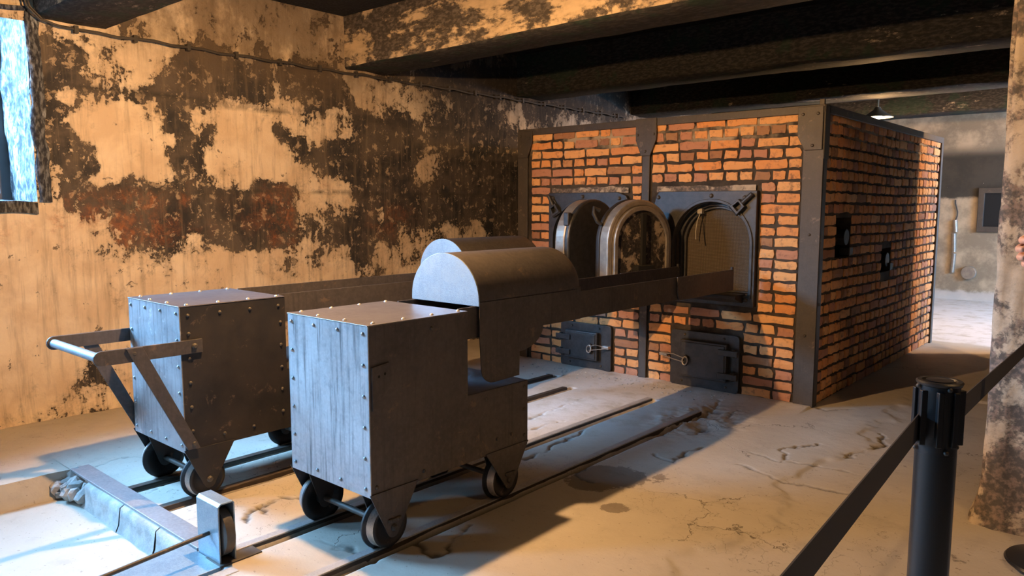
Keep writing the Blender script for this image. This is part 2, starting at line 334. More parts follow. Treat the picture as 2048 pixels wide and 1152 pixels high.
M = dict(
    wall=mat_wall(), floor=mat_floor(), brick=mat_brick(), mortar=mat_mortar(), burlap=mat_burlap(), glass=mat_glass(),
    ceiling=mat_soot('sooty_ceiling', (0.22, 0.18, 0.14), (0.012, 0.012, 0.013), 0.93, 0.7, (1, 1, 1), (0.03, 0.028, 0.028)),
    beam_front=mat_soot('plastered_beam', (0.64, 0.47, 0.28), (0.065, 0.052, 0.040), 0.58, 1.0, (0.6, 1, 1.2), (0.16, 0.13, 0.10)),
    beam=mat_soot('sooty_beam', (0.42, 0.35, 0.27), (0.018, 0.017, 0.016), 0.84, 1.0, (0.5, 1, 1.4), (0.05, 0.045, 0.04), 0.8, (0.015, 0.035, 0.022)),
    sootwall=mat_soot('sooty_plaster', (0.26, 0.20, 0.14), (0.035, 0.030, 0.026), 0.78, 0.8, (1, 1, 1), (0.06, 0.05, 0.042)),
    pillar=mat_soot('pillar_plaster', (0.60, 0.49, 0.36), (0.115, 0.10, 0.085), 0.55, 1.6, (1, 1, 1), (0.30, 0.22, 0.175)),
    backwall=mat_soot('far_plaster', (0.46, 0.40, 0.32), (0.20, 0.17, 0.13), 0.35, 0.8, (1, 1, 1), (0.28, 0.24, 0.18)),
    frontpaint=mat_metal('grey_painted_steel', (0.42, 0.40, 0.40), (0.54, 0.52, 0.52), 0.50, 0.2, 0.85, None, 5),
    scuffed=mat_metal('scuffed_grey_steel', (0.22, 0.215, 0.22), (0.34, 0.33, 0.33), 0.48, 0.25, 0.9, (0.50, 0.48, 0.47), 5),
    brown=mat_metal('brown_weathered_steel', (0.090, 0.078, 0.075), (0.060, 0.054, 0.055), 0.50, 0.25, 0.6, (0.17, 0.12, 0.09), 3.5),
    black=mat_metal('black_scaled_steel', (0.020, 0.019, 0.020), (0.042, 0.034, 0.030), 0.55, 0.2, 0.2, (0.15, 0.10, 0.075), 4),
    galv=mat_metal('galvanised_steel', (0.30, 0.35, 0.38), (0.22, 0.275, 0.315), 0.45, 0.45, 0.15, (0.30, 0.38, 0.40), 12),
    topsteel=mat_metal('bare_steel_top', (0.16, 0.148, 0.155), (0.12, 0.112, 0.118), 0.38, 0.5, 0.0, None, 4),
    iron=mat_metal('frame_iron', (0.070, 0.060, 0.052), (0.10, 0.085, 0.070), 0.55, 0.3, 0.2, (0.20, 0.15, 0.11), 7),
    cast=mat_metal('cast_iron', (0.050, 0.050, 0.052), (0.085, 0.083, 0.082), 0.42, 0.55, 0.0, None, 22),
    rimcast=mat_metal('worn_cast_rim', (0.30, 0.27, 0.235), (0.44, 0.38, 0.31), 0.42, 0.6, 0.0, None, 20),
    soot=mat_plain('furnace_soot', (0.012, 0.011, 0.010), 0.9),
    refr=mat_soot('burnt_refractory', (0.40, 0.31, 0.22), (0.030, 0.026, 0.024), 0.62, 4.0, (1, 1, 1), (0.07, 0.055, 0.045)),
    rail=mat_metal('worn_rail_steel', (0.52, 0.50, 0.48), (0.42, 0.40, 0.38), 0.42, 0.35, 0.0, None, 9),
    strip=mat_metal('flat_steel_strip', (0.36, 0.345, 0.35), (0.29, 0.28, 0.285), 0.42, 0.4, 0.0, None, 5),
    darkrail=mat_metal('rusty_rail_steel', (0.060, 0.048, 0.040), (0.10, 0.075, 0.055), 0.55, 0.35, 0.0, (0.16, 0.10, 0.06), 9),
    tyre=mat_metal('polished_tyre', (0.66, 0.62, 0.58), (0.50, 0.47, 0.44), 0.42, 0.6, 0.0, (0.18, 0.13, 0.1), 14),
    rust=mat_plain('rusty_bolt', (0.30, 0.17, 0.09), 0.6, 0.4),
    wire=mat_plain('galvanised_wire', (0.55, 0.50, 0.44), 0.4, 0.7),
    concrete=mat_soot('broken_concrete', (0.52, 0.50, 0.47), (0.20, 0.18, 0.16), 0.22, 3.0, (1, 1, 1), (0.3, 0.28, 0.26)),
    stan=mat_plain('black_powder_coat', (0.020, 0.021, 0.023), 0.33, 0.2, 0.1, 30, 0.6),
    plastic=mat_plain('black_plastic', (0.016, 0.016, 0.018), 0.40, 0.0, 0.1, 30),
    belt=mat_plain('woven_belt', (0.060, 0.056, 0.060), 0.75, 0.0, 0.15, 60),
    cable=mat_plain('cable_sheath', (0.060, 0.050, 0.042), 0.6),
    tagm=mat_plain('pale_tag', (0.52, 0.46, 0.36), 0.6),
    enamel=mat_plain('lamp_enamel', (0.10, 0.11, 0.10), 0.4, 0.2),
    bulb=mat_emit('lamp_bulb', (1.0, 0.80, 0.45), 60.0),
    skin=mat_plain('skin', (0.80, 0.46, 0.34), 0.5, 0.0, 0.08, 30),
    jacket=mat_plain('dark_jacket', (0.05, 0.055, 0.075), 0.85, 0.0, 0.2, 40),
    trouser=mat_plain('dark_trousers', (0.045, 0.045, 0.05), 0.85, 0.0, 0.2, 40),
    shoe=mat_plain('dark_shoe', (0.03, 0.028, 0.026), 0.5),
    hair=mat_plain('brown_hair', (0.06, 0.04, 0.025), 0.6, 0.0, 0.3, 80),
    white=mat_plain('eye_white', (0.75, 0.74, 0.72), 0.3), lip=mat_plain('lip', (0.50, 0.22, 0.18), 0.5),
    wood=mat_plain('window_wood', (0.12, 0.10, 0.09), 0.7),
)

# ------------------------------------------------------------------ setting
WX, CEIL, BEAMZ = -5.48, 3.0, 2.565
FY, FXR, FXL, FTOP, FYB = 5.234, -1.822, -4.50, 2.07, 8.60       # furnace front, right, left, top, back
PITY, PITX0, PITX1, PITZ = 1.37, -4.31, -2.66, -0.12
BACKY = 12.9

def fbm(x, y, seed=0, octv=5, sc=1.0):
    """cheap value noise"""
    r = np.random.default_rng(seed); tot = np.zeros_like(x, dtype=float); amp = 1.0; nrm = 0
    for o in range(octv):
        g = r.random((64, 64)); u = x * sc * 2**o; v = y * sc * 2**o
        iu = np.floor(u).astype(int); iv = np.floor(v).astype(int); fu = u - iu; fv = v - iv
        fu = fu*fu*(3-2*fu); fv = fv*fv*(3-2*fv)
        a = g[iu % 64, iv % 64]; b = g[(iu+1) % 64, iv % 64]; c = g[iu % 64, (iv+1) % 64]; d = g[(iu+1) % 64, (iv+1) % 64]
        tot += amp * ((a*(1-fu)+b*fu)*(1-fv) + (c*(1-fu)+d*fu)*fv); nrm += amp; amp *= 0.55
    return tot / nrm
def set_attr(me, name, arr):
    a = me.attributes.new(name, 'FLOAT', 'POINT'); a.data.foreach_set('value', np.asarray(arr, dtype=np.float32).ravel())
def grid_mesh(name, P, keep=None):
    """P: (n,m,3) points; keep: (n-1,m-1) faces kept"""
    n, m, _ = P.shape; idx = np.arange(n*m).reshape(n, m)
    q = np.stack([idx[:-1, :-1], idx[1:, :-1], idx[1:, 1:], idx[:-1, 1:]], -1)
    q = q[keep] if keep is not None else q.reshape(-1, 4)
    me = bpy.data.meshes.new(name); me.vertices.add(n*m); me.vertices.foreach_set('co', P.reshape(-1).astype(np.float32))
    k = len(q); me.loops.add(k*4); me.loops.foreach_set('vertex_index', q.reshape(-1).astype(np.int32))
    me.polygons.add(k); me.polygons.foreach_set('loop_start', np.arange(0, k*4, 4, dtype=np.int32))
    me.update(calc_edges=True); me.validate(clean_customdata=False)
    return me

# ---- left wall with its window and an added one behind the viewer
WIN = [(-0.45, 1.62, 1.446, 2.52), (-2.7, -1.25, 1.446, 2.52)]  # second one is unseen, added to brighten the trolley fronts
STAIN = [  # (px, py, half width px, half height px, amount) dark stains seen on the plaster
    (130,150,60,50,.6),(140,275,30,100,.6),(372,290,24,85,.65),(425,300,25,55,.5),(280,178,55,28,.5),
    (520,165,160,40,.45),(640,180,60,45,.35),(590,295,22,45,.5),(655,315,45,45,.4),(733,400,22,170,.42),(800,315,42,66,.7),
    (950,345,95,70,.5),(830,420,110,50,.35),(300,405,180,34,.55),(490,415,110,40,.5),(500,470,80,26,.55),(300,470,90,28,.3),
    (690,480,60,60,.35),(900,150,200,30,.4),(960,240,80,60,.3),(1010,430,40,60,.3),(155,645,40,40,.3),(690,215,35,25,.35),
    (60,360,30,40,.2),(260,520,90,30,.22),(370,560,70,20,.2),(560,540,60,25,.25),(170,730,40,60,.28),(700,330,30,40,.3),(860,260,120,40,.2),
    (110,105,60,25,.35),(420,140,70,25,.3),(1150,200,110,40,.35),(1180,150,90,30,.4)]
CLEAR = [(250,285,95,80,.5),(275,130,50,60,.35),(520,290,75,70,.35),(680,225,25,14,.3),(770,275,30,60,.2),(850,300,40,80,.25),
    (100,440,70,50,.15),(400,470,50,15,.2),(300,600,260,90,.25),(100,600,120,160,.3),(640,280,40,40,.15),(110,210,22,30,.35),(480,430,60,8,.25),
    (700,120,14,80,.3),(1030,200,14,60,.3),(620,560,160,50,.15)]
RUST = [(130,460,22,45,.9),(260,420,90,30,.8),(580,455,24,40,.9),(625,382,14,20,.9),(540,410,60,24,.6),(390,375,20,12,.8),(790,440,40,25,.5),(300,450,120,10,.6),(150,400,30,20,.5),(40,470,40,30,.4)]
def blob_field(Yg, Zg, items):
    out = np.zeros_like(Yg)
    wy = Yg + (fbm(Yg, Zg, 3, 5, 3.5) - 0.5) * 0.55; wz = Zg + (fbm(Yg, Zg, 4, 5, 3.5) - 0.5) * 0.45
    for px, py, rx, ry, a in items:
        c = onx(px, py, WX); l = onx(px - rx, py, WX); r = onx(px + rx, py, WX); u = onx(px, py - ry, WX); d = onx(px, py + ry, WX)
        hy = max((r[1] - l[1]) / 2, .02); hz = max((u[2] - d[2]) / 2, .02)
        q = ((wy - c[1]) / hy) ** 4 + ((wz - c[2]) / hz) ** 4
        out += a / (1 + q ** 1.6)
    return out
ys = np.arange(-3.6, BACKY + 0.01, 0.03); zs = np.linspace(-0.15, CEIL + .02, 106)
Yg, Zg = np.meshgrid(ys, zs, indexing='ij')
rel = (fbm(Yg, Zg, 11, 5, 1.3) - 0.5) * 0.03 + (fbm(Yg, Zg, 12, 4, 9) - .5) * 0.006
ledge = 0.012 * (1 / (1 + np.exp(-(Zg - 2.157 - (fbm(Yg, Zg, 13, 3, 2) - .5) * .05) * 80)))      # horizontal construction joint
flare = 0.05 * np.exp(-Zg / 0.12)
P = np.stack([WX + rel + ledge * 0.8 + flare - 0.01, Yg, Zg], -1)
yc = (Yg[:-1, :-1] + Yg[1:, 1:]) / 2; zc = (Zg[:-1, :-1] + Zg[1:, 1:]) / 2
keep = np.ones_like(yc, bool)
for y0, y1, z0, z1 in WIN: keep &= ~((yc > y0 - .03) & (yc < y1 + .03) & (zc > z0 - .03) & (zc < z1 + .03))
wl = grid_mesh('wall_left', P, keep)
st = 0.34 + .85 * blob_field(Yg, Zg, STAIN) - .8 * blob_field(Yg, Zg, CLEAR)
st += 0.14 * np.clip((Yg - 4.0) / 2.0, 0, 1)
joint = np.exp(-((Zg - 2.157 - (fbm(Yg, Zg, 13, 3, 2) - .5) * .05) / 0.016) ** 2)
joint = np.maximum(joint, .8 * np.exp(-((Zg - 1.50 - (fbm(Yg, Zg, 14, 3, 2) - .5) * .05) / 0.014) ** 2) * (Yg > 1.9))
set_attr(wl, 'joint', joint); set_attr(wl, 'soot', np.clip((Yg - 4.0) / 1.2, 0, 1)); set_attr(wl, 'stain', np.clip(st, -0.5, 1.2)); set_attr(wl, 'rust', np.clip(blob_field(Yg, Zg, RUST), 0, 1))
smoke = np.clip((Zg - 2.05 + (fbm(Yg, Zg, 17, 4, 1.5) - .5) * .7) / 0.5, 0, 1) * np.clip((Yg - 1.75) / 0.9, 0, 1) * (0.85 + 0.15 * np.clip((Yg - 4.3) / 1.5, 0, 1))
smoke = np.maximum(smoke, np.clip((Zg - 2.62) / .1, 0, 1) * .85)
set_attr(wl, 'smoke', smoke)
for p in wl.polygons: p.use_smooth = True
o = struct(link(wl, 'wall_left', M['wall'])); tag(o, 'peeling blackened plaster wall behind the trolleys')

revm = mat_soot('window_reveal_plaster', (0.42, 0.44, 0.45), (0.035, 0.035, 0.04), 0.66, 3.0, (1, 1.5, 0.5), (0.2, 0.2, 0.2))
for k, (y0, y1, z0, z1) in enumerate(WIN):
    win = bpy.data.objects.new('window_%d' % (k + 1), None); col.objects.link(win); win.location = (WX, (y0+y1)/2, z0); struct(win)
    tag(win, ['deep window in the left wall beside the trolley handle', 'unseen deep window added behind the viewer to light the trolley fronts'][k])
    XO = -6.05; ZH = 3.45
    # rough reveal: four faces as displaced grids
    def reveal(A, B, inward):
        n, m = 22, 34
        G = np.zeros((n, m, 3))
        for i in range(n):
            u = i / (n - 1)
            for j in range(m):
                v = j / (m - 1); p = np.array(A) * (1 - v) + np.array(B) * v; p[0] = WX + 0.035 + (XO - WX - 0.035) * u
                if p[2] > z0 + .2: p[2] = z0 + (p[2] - z0) * (1 + u * (ZH - z1) / (z1 - z0))
                d = (fbm(np.array([u * 3.0]), np.array([v * 5.0]), 40 + k, 4, 1.5)[0] - 0.5) * 0.07 + 0.03
                p = p - np.array(inward) * d * (1 if 0 < u < 1 else .6)
                if i == 0: p = p - np.array(inward) * .085; p[0] = WX + 0.012
                G[i, j] = p
        return grid_mesh('reveal', G)
    cols = {'reveal': [((0, y1, z0 - .03), (0, y1, z1 + .03), (0, -1, 0)), ((0, y0, z0 - .03), (0, y0, z1 + .03), (0, 1, 0)),
                       ((0, y0 - .03, z0), (0, y1 + .03, z0), (0, 0, 1)), ((0, y0 - .03, z1), (0, y1 + .03, z1), (0, 0, -1))]}
    for A, B, n_ in cols['reveal']:
        me = reveal(A, B, n_)
        for p in me.polygons: p.use_smooth = True
        link(me, 'reveal', revm, win)
    f = MB(); fo = [(y0-.05, z0-.05), (y1+.05, z0-.05), (y1+.05, ZH+.05), (y0-.05, ZH+.05)]; fi = [(y0+.03, z0+.03), (y1-.03, z0+.03), (y1-.03, ZH-.03), (y0+.03, ZH-.03)]
    f.ring(fo, fi, 'x', XO - 0.03, XO + 0.03); f.build('window_frame', M['wood'], win, 0.004)
    ymid = (y0 + y1) / 2; zm = (z0 + z1) / 2
    MB().box(XO-.02, XO+.02, ymid-.02, ymid+.02, z0+.03, ZH-.03).build('mullion', M['wood'], win, 0.003)
    for a, b in ((y0+.03, ymid-.02), (ymid+.02, y1-.03)): MB().box(XO-.004, XO+.004, a, b, z0+.03, ZH-.03).build('pane', M['glass'], win)

# ---- ceiling and beams
MB().box(WX - .1, 2.3, -3.8, BACKY + .1, CEIL, CEIL + .12).build('ceiling', M['ceiling']); struct(bpy.data.objects['ceiling'])
tag(bpy.data.objects['ceiling'], 'soot-black concrete ceiling between the beams')
BEAMS = [1.70, 4.06, 6.32, 8.60, 10.88]
for k, y0 in enumerate(BEAMS):
    nx = 150; xs = np.linspace(WX - .02, 2.25, nx)
    prof = [(0, CEIL + .01), (0, (CEIL + BEAMZ) / 2), (0, BEAMZ + .015), (.015, BEAMZ), (.22, BEAMZ), (.42, BEAMZ), (.435, BEAMZ + .015), (.435, CEIL + .01)]
    P = np.zeros((nx, len(prof), 3))
    for j, (dy, z) in enumerate(prof):
        w = (fbm(xs, np.full(nx, j * 3.7 + k * 11), 20 + k, 4, 1.7) - 0.5) * 0.035
        P[:, j, 0] = xs; P[:, j, 1] = y0 + dy + w * .6; P[:, j, 2] = z + (w if z < CEIL else 0)
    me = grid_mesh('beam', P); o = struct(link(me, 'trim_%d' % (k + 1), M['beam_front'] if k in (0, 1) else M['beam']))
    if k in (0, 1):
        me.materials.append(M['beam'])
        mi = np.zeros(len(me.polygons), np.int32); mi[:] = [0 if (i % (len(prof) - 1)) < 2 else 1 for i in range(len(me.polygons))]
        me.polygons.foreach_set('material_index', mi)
    tag(o, ['sooty concrete ceiling beam over the trolleys', 'concrete ceiling beam with pale plastered front, before the furnace', 'blackened ceiling beam directly above the brick furnace',
            'blackened ceiling beam behind the furnace', 'ceiling beam in the far room'][k])

# ---- back wall, right wall with opening, rear wall behind the viewer
def mat_back():
    t = NT('far_wall_plaster'); p = t.pos(); sep = t.n.new('ShaderNodeSeparateXYZ'); t.l(p, sep.inputs[0])
    n = t.noise(p, 2.5, 7, 0.65); f = t.noise(p, 20, 6, 0.65)
    z = t.math('ADD', sep.outputs[2], t.math('MULTIPLY', t.math('SUBTRACT', n, 0.5), 0.22))
    base = t.mix(t.ramp(n, 0.38, 0.62), (0.52, 0.41, 0.28), (0.27, 0.22, 0.155))
    dark = t.math('MULTIPLY', t.ramp(z, 1.47, 1.53), t.ramp(z, 2.10, 2.30, True))
    c = t.mix(t.math('MULTIPLY', dark, 0.92), base, (0.035, 0.033, 0.028))
    c = t.mix(t.math('MULTIPLY', t.ramp(z, 0.10, 0.16, True), 0.7), c, (0.62, 0.58, 0.55))
    c = t.mix(t.math('MULTIPLY', t.ramp(f, 0.68, 0.72), 0.5), c, (0.65, 0.58, 0.48))
    t.bump(f, 0.5, 0.01); return t.fin(c, 0.88, 0, 0.25)
MB().box(WX - .1, 2.3, BACKY, BACKY + .2, -.15, CEIL + .02).build('wall_back', mat_back()); struct(bpy.data.objects['wall_back'])
tag(bpy.data.objects['wall_back'], 'stained plaster wall of the far room')
b = MB(); X0, X1 = 1.75, 2.00
b.box(X0, X1, -3.8, 9.35, -.15, CEIL + .02); b.box(X0, X1, 11.6, BACKY, -.15, CEIL + .02); b.box(X0, X1, 9.35, 11.6, 2.35, CEIL + .02)
b.build('wall_right', M['sootwall']); struct(bpy.data.objects['wall_right']); tag(bpy.data.objects['wall_right'], 'plaster wall on the visitors side with a wide opening at its far end')
MB().box(-0.55, 1.78, 8.62, 8.86, -.15, CEIL + .02).build('wall_blocker', M['sootwall']); struct(bpy.data.objects['wall_blocker'])  # unseen wall added to block the side lamp from the nearer furnace side
tag(bpy.data.objects['wall_blocker'], 'unseen wall added to keep the far lamp off the nearer furnace side')
MB().box(WX - .1, 2.0, -3.8, -3.6, -.15, CEIL + .02).build('wall_front', M['sootwall']); struct(bpy.data.objects['wall_front'])
tag(bpy.data.objects['wall_front'], 'plain plaster wall behind the viewer')

# ---- pillar
PX0, PX1, PY0, PY1 = -0.574, -0.29, 3.815, 4.12
nz, nt = 90, 64; zz = np.linspace(-.02, CEIL + .01, nz); P = np.zeros((nz, nt + 1, 3))
outl = []
per = [(PX0, PY0), (PX1, PY0), (PX1, PY1), (PX0, PY1)]
for s in range(4):
    a = np.array(per[s]); c = np.array(per[(s+1) % 4])
    for i in range(16): outl.append(a + (c - a) * i / 16)
outl = np.array(outl + [outl[0]]); cc = np.array([(PX0+PX1)/2, (PY0+PY1)/2])
for i, z in enumerate(zz):
    ang = np.arange(nt + 1) % nt
    d = (fbm(ang * 0.23, np.full(nt + 1, z), 31, 5, 3.0) - .5) * 0.03 + 0.05 * math.exp(-max(z, 0) / 0.10)
    v = outl - cc; ln = np.linalg.norm(v, axis=1, keepdims=True)
    q = cc + v * (1 + d[:, None] / ln); crn = np.abs(v) / np.array([(PX1-PX0)/2, (PY1-PY0)/2])
    cor = np.clip((crn.min(axis=1) - .9) * 10, 0, 1)[:, None]; q = q - v / ln * cor * 0.015
    P[i, :, :2] = q; P[i, :, 2] = z
me = grid_mesh('pillar', P)
for p in me.polygons: p.use_smooth = True
o = link(me, 'pillar', M['pillar']); o.name = 'pillar'; struct(o); tag(o, 'square plastered pillar with flaking grey paint beside the barrier')

# ---- floor: one height field for the platform with its rail grooves and cracks
RAILS = [('near', -2.79), ('near', -2.36), ('far', -3.80), ('far', -3.45)]
def poly_dist(Xg, Yg, pts):
    d = np.full(Xg.shape, 9.0)
    for a, b in zip(pts[:-1], pts[1:]):
        a = np.array(a[:2]); b = np.array(b[:2]); ab = b - a; L = ab @ ab + 1e-9
        t = np.clip(((Xg - a[0]) * ab[0] + (Yg - a[1]) * ab[1]) / L, 0, 1)
        d = np.minimum(d, np.hypot(Xg - a[0] - t * ab[0], Yg - a[1] - t * ab[1]))
    return d
CRACKS = [[(0,957),(60,948),(112,942),(150,948),(200,934),(262,914),(330,913),(360,922)], [(375,950),(330,968),(280,990),(240,1000)],
    [(1045,916),(1085,905),(1125,885),(1160,868),(1166,857)], [(1765,860),(1758,875),(1766,888),(1740,898),(1705,908),(1690,915)],
    [(1640,815),(1660,822),(1700,818)], [(488,1045),(512,1020),(530,1008),(560,998),(608,1000)], [(530,1008),(538,1030)],
    [(820,1085),(850,1105),(880,1106),(905,1085),(935,1052)], [(1350,845),(1390,838),(1420,815),(1440,800)], [(1380,870),(1430,850),(1470,820)],
    [(1300,905),(1340,925),(1400,890)], [(1500,905),(1560,925),(1640,930),(1700,945)], [(1470,930),(1560,960),(1620,965),(1700,985)], [(1560,925),(1580,900),(1640,890)],
    [(1060,860),(1100,845),(1128,840)], [(1190,790),(1120,815),(1060,838)], [(640,1085),(700,1100),(760,1120)], [(1180,935),(1150,950),(1190,965)]]
STAINF = [(1200,955,75,26,.9),(1300,955,60,14,.5),(1232,1016,34,12,.8),(1800,935,60,10,.35),(1290,1135,40,8,.4),(1010,1045,30,16,.3),(1900,1110,60,20,.4),(1700,920,80,10,.25),(1950,950,60,40,.25)]
xs = np.concatenate([np.arange(WX - .06, -.9, 0.0085), np.arange(-.9, 1.8, .02)]); ys = np.concatenate([np.arange(PITY, 6.2, 0.0085), np.arange(6.2, 9.0, 0.05), np.arange(9.0, BACKY + .1, 0.2)])
Xg, Yg = np.meshgrid(xs, ys, indexing='ij')
h = (fbm(Xg, Yg, 51, 5, 0.9) - .5) * 0.020 + (fbm(Xg, Yg, 52, 4, 8) - .5) * 0.004
near_rail = np.zeros_like(h)
for _, rx in RAILS: near_rail = np.maximum(near_rail, np.exp(-((Xg - rx) / .10) ** 2))
h *= (1 - near_rail * .8)
grime = np.zeros_like(h); warp = (fbm(Xg, Yg, 53, 4, 6) - .5) * 0.05
wx_ = (fbm(Xg, Yg, 58, 4, 5) - .5) * .12 + (fbm(Xg, Yg, 59, 3, 22) - .5) * .05; wy_ = (fbm(Xg, Yg, 68, 4, 5) - .5) * .12 + (fbm(Xg, Yg, 69, 3, 22) - .5) * .05; brk = np.clip((fbm(Xg, Yg, 66, 4, 4) - .36) * 7, 0, 1)
for c in CRACKS:
    d = poly_dist(Xg + wx_, Yg + wy_, [onz(*q) for q in c])
    g = np.exp(-(d / (0.004 + 0.007 * brk)) ** 2) * (.35 + .65 * brk); h -= 0.012 * g; grime = np.maximum(grime, g * 0.95)
for kind, rx in RAILS:      # groove right of each rail
    end = {-2.79: 4.70, -2.36: 4.66, -3.80: 4.85, -3.45: 4.6}[rx]
    g = 1 / (1 + np.exp(-(0.022 - np.abs(Xg - rx - 0.048 + warp * .12)) * 500)) * (Yg < end)
    h -= 0.030 * g; grime = np.maximum(grime, g * (0.65 if rx == -2.79 else 0.9))
# broken, rubbly cement at the furnace foot beside the near rail
rub = np.exp(-(((Xg + 2.26) / .26) ** 2 + ((Yg - 4.45) / .45) ** 2) ** 2)
rb = fbm(Xg, Yg, 55, 5, 7); h += rub * ((rb - .5) * 0.09 - 0.005); grime = np.maximum(grime, rub * np.clip((0.42 - rb) * 7, 0, 1))
h += 0.02 * np.exp(-((Yg - FY + 0.05) / .12) ** 2) * (Xg < FXR) * fbm(Xg, Yg, 56, 4, 5)
# raised cement panel right of the furnace corner, crumbling edge
pan = onz(1740, 870); h -= 0.012 / (1 + np.exp(-(Xg - pan[0] + (fbm(Xg, Yg, 57, 4, 3) - .5) * .5) * 60)) * (Yg < 6.2)
stn = np.zeros_like(h)
for px, py, rx, ry, a in STAINF:
    c = onz(px, py); l = onz(px - rx, py); r = onz(px + rx, py); u = onz(px, py - ry); dd = onz(px, py + ry)
    A = np.array([r[:2] - l[:2], u[:2] - dd[:2]]).T / 2; inv = np.linalg.inv(A)
    uu = inv[0, 0] * (Xg - c[0]) + inv[0, 1] * (Yg - c[1]); vv = inv[1, 0] * (Xg - c[0]) + inv[1, 1] * (Yg - c[1])
    stn += a / (1 + (uu ** 2 + vv ** 2) ** 3)
daylit_pale = np.clip(1 - np.abs(Xg + 3.0) / 1.3, 0, 1) * np.clip((Yg - 3.0) / 1, 0, 1) * (Yg < 5.3) + 0.0  # daylight before the furnace, painted as paler cement
daylit_pale = np.maximum(daylit_pale, (Yg > 8.72) * 1.0)  # far-room cement is paler, with its daylight painted in too
xc = (Xg[:-1, :-1] + Xg[1:, 1:]) / 2; ycc = (Yg[:-1, :-1] + Yg[1:, 1:]) / 2
keep = ~((xc > FXL + .1) & (xc < FXR - .1) & (ycc > FY + .15) & (ycc < FYB - .1))
fm = grid_mesh('floor', np.stack([Xg, Yg, h], -1), keep)
for nme, arr in (('stain', stn), ('grime', grime), ('daylit_pale', daylit_pale)): set_attr(fm, nme, np.clip(arr, 0, 1))
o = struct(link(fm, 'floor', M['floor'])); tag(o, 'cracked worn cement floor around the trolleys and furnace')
def slab(name, x0, x1, y0, y1, z, th, lab, seed):
    nx = max(int((x1-x0)/.03), 3); ny = max(int((y1-y0)/.03), 3)
    X, Y = np.meshgrid(np.linspace(x0, x1, nx), np.linspace(y0, y1, ny), indexing='ij')
    Z = z + (fbm(X, Y, seed, 5, 1.5) - .5) * 0.012
    me = grid_mesh(name, np.stack([X, Y, Z], -1))
    return tag(struct(link(me, name, M['floor'])), lab)
slab('floor', PITX0 - .1, PITX1 + .1, -3.6, PITY + .02, PITZ, .1, 'lower cement floor of the sunken bay before the kerb', 61)
slab('floor', WX - .05, PITX0 - .03, -3.6, PITY + .02, 0.0, .1, 'raised cement strip along the left wall beside the sunken bay', 62)
slab('floor', PITX1, 1.8, -3.6, PITY + .02, 0.0, .1, 'cement floor under the viewer', 63)
# broken side face of the raised strip, right side of the sunken bay
n, m = 160, 12; Y, Z = np.meshgrid(np.linspace(-3.6, PITY + .05, n), np.linspace(PITZ - .02, 0.006, m), indexing='ij')
X = PITX0 + (fbm(Y, Z, 64, 5, 4) - .5) * 0.07 + 0.04 * (0.0 - Z) / .12
me = grid_mesh('trim_6', np.stack([X, Y, Z], -1)); tag(struct(link(me, 'trim_6', M['floor'])), 'broken vertical edge of the raised cement strip')
MB().box(PITX1 - .004, PITX1 + .05, -3.6, PITY + .02, PITZ - .02, 0.004).build('trim_7', M['concrete'], None, .004); tag(struct(bpy.data.objects['trim_7']), 'concrete side of the sunken bay below the roller')

# kerb blocks along the platform edge with a steel strip on top
kerb = thing('kerb', (-3.45, PITY, PITZ), 'low concrete kerb topped by a flat steel strip at the platform edge', 'kerb')
xk = [-4.06, -3.62, -3.24, -2.90, -2.66]
for i in range(4):
    a, b2 = xk[i] + .004, xk[i+1] - .004; nx, nzz = 24, 8
    prof = [(PITY + .03, 0.0), (PITY - .005, 0.0), (PITY - .025, -.012), (PITY - .03, -.05), (PITY - .035, -.09), (PITY - .05, PITZ - .01)]
    XX = np.linspace(a, b2, nx); P = np.zeros((nx, len(prof), 3))
    for j, (yy, z) in enumerate(prof):
        w = (fbm(XX, np.full(nx, j * 1.7 + i), 70, 4, 9) - .5)
        P[:, j] = np.stack([XX, yy + w * .02, np.full(nx, z) + w * .015 * (j < 4)], -1)
    link(grid_mesh('kerb_block', P), 'kerb_block', M['concrete'], kerb)
    MB().box(a, b2, PITY - .02, PITY + .03, PITZ - .02, -.012).build('kerb_core', M['concrete'], kerb)
MB().box(-4.31, -2.90, PITY - .006, PITY + .088, 0.000, 0.012).build('steel_strip', M['strip'], kerb, .002)
# rubble at the broken end of the kerb
rb_ = thing('rubble', (-4.18, 1.36, PITZ), 'heap of broken mortar at the end of the kerb', 'rubble')
for i in range(16):
    s = random.uniform(.025, .065); bm = bmesh.new(); bmesh.ops.create_icosphere(bm, subdivisions=2, radius=s)
    for v in bm.verts: v.co *= random.uniform(.72, 1.12)
    me = bpy.data.meshes.new('lump'); bm.to_mesh(me); bm.free()
    place(me, 'lump', M['concrete'], (random.uniform(-4.30, -4.05), random.uniform(1.29, 1.40), PITZ + s * .6 + random.uniform(0, .05)), rb_)

# rails
for i, (kind, rx) in enumerate(RAILS):
    near = kind == 'near'; end = {-2.79: 4.70, -2.36: 4.62, -3.80: 4.82, -3.45: 4.55}[rx]; y0 = 1.37 if rx == -2.79 else (1.0 if near else 1.44)
    lab = ['worn steel rail nearer the far trolley, under the bare trolley', 'worn steel rail on the barrier side of the bare trolley',
           'dark rail nearer the left wall under the handled trolley', 'dark rail under the handled trolley, on the side of the bare trolley'][i]
    r = thing('rail', (rx, y0, 0), lab, 'rail', 'trolley rails in the floor')
    m_ = M['rail'] if near else M['darkrail']
    MB().box(rx - .022, rx + .022, y0, end, -.03, .010).build('rail_head', m_, r, .003)
    MB().box(rx + .018, rx + .024, y0 + .01, end - .002, -.034, .004).build('rail_flange', M['darkrail'], r)

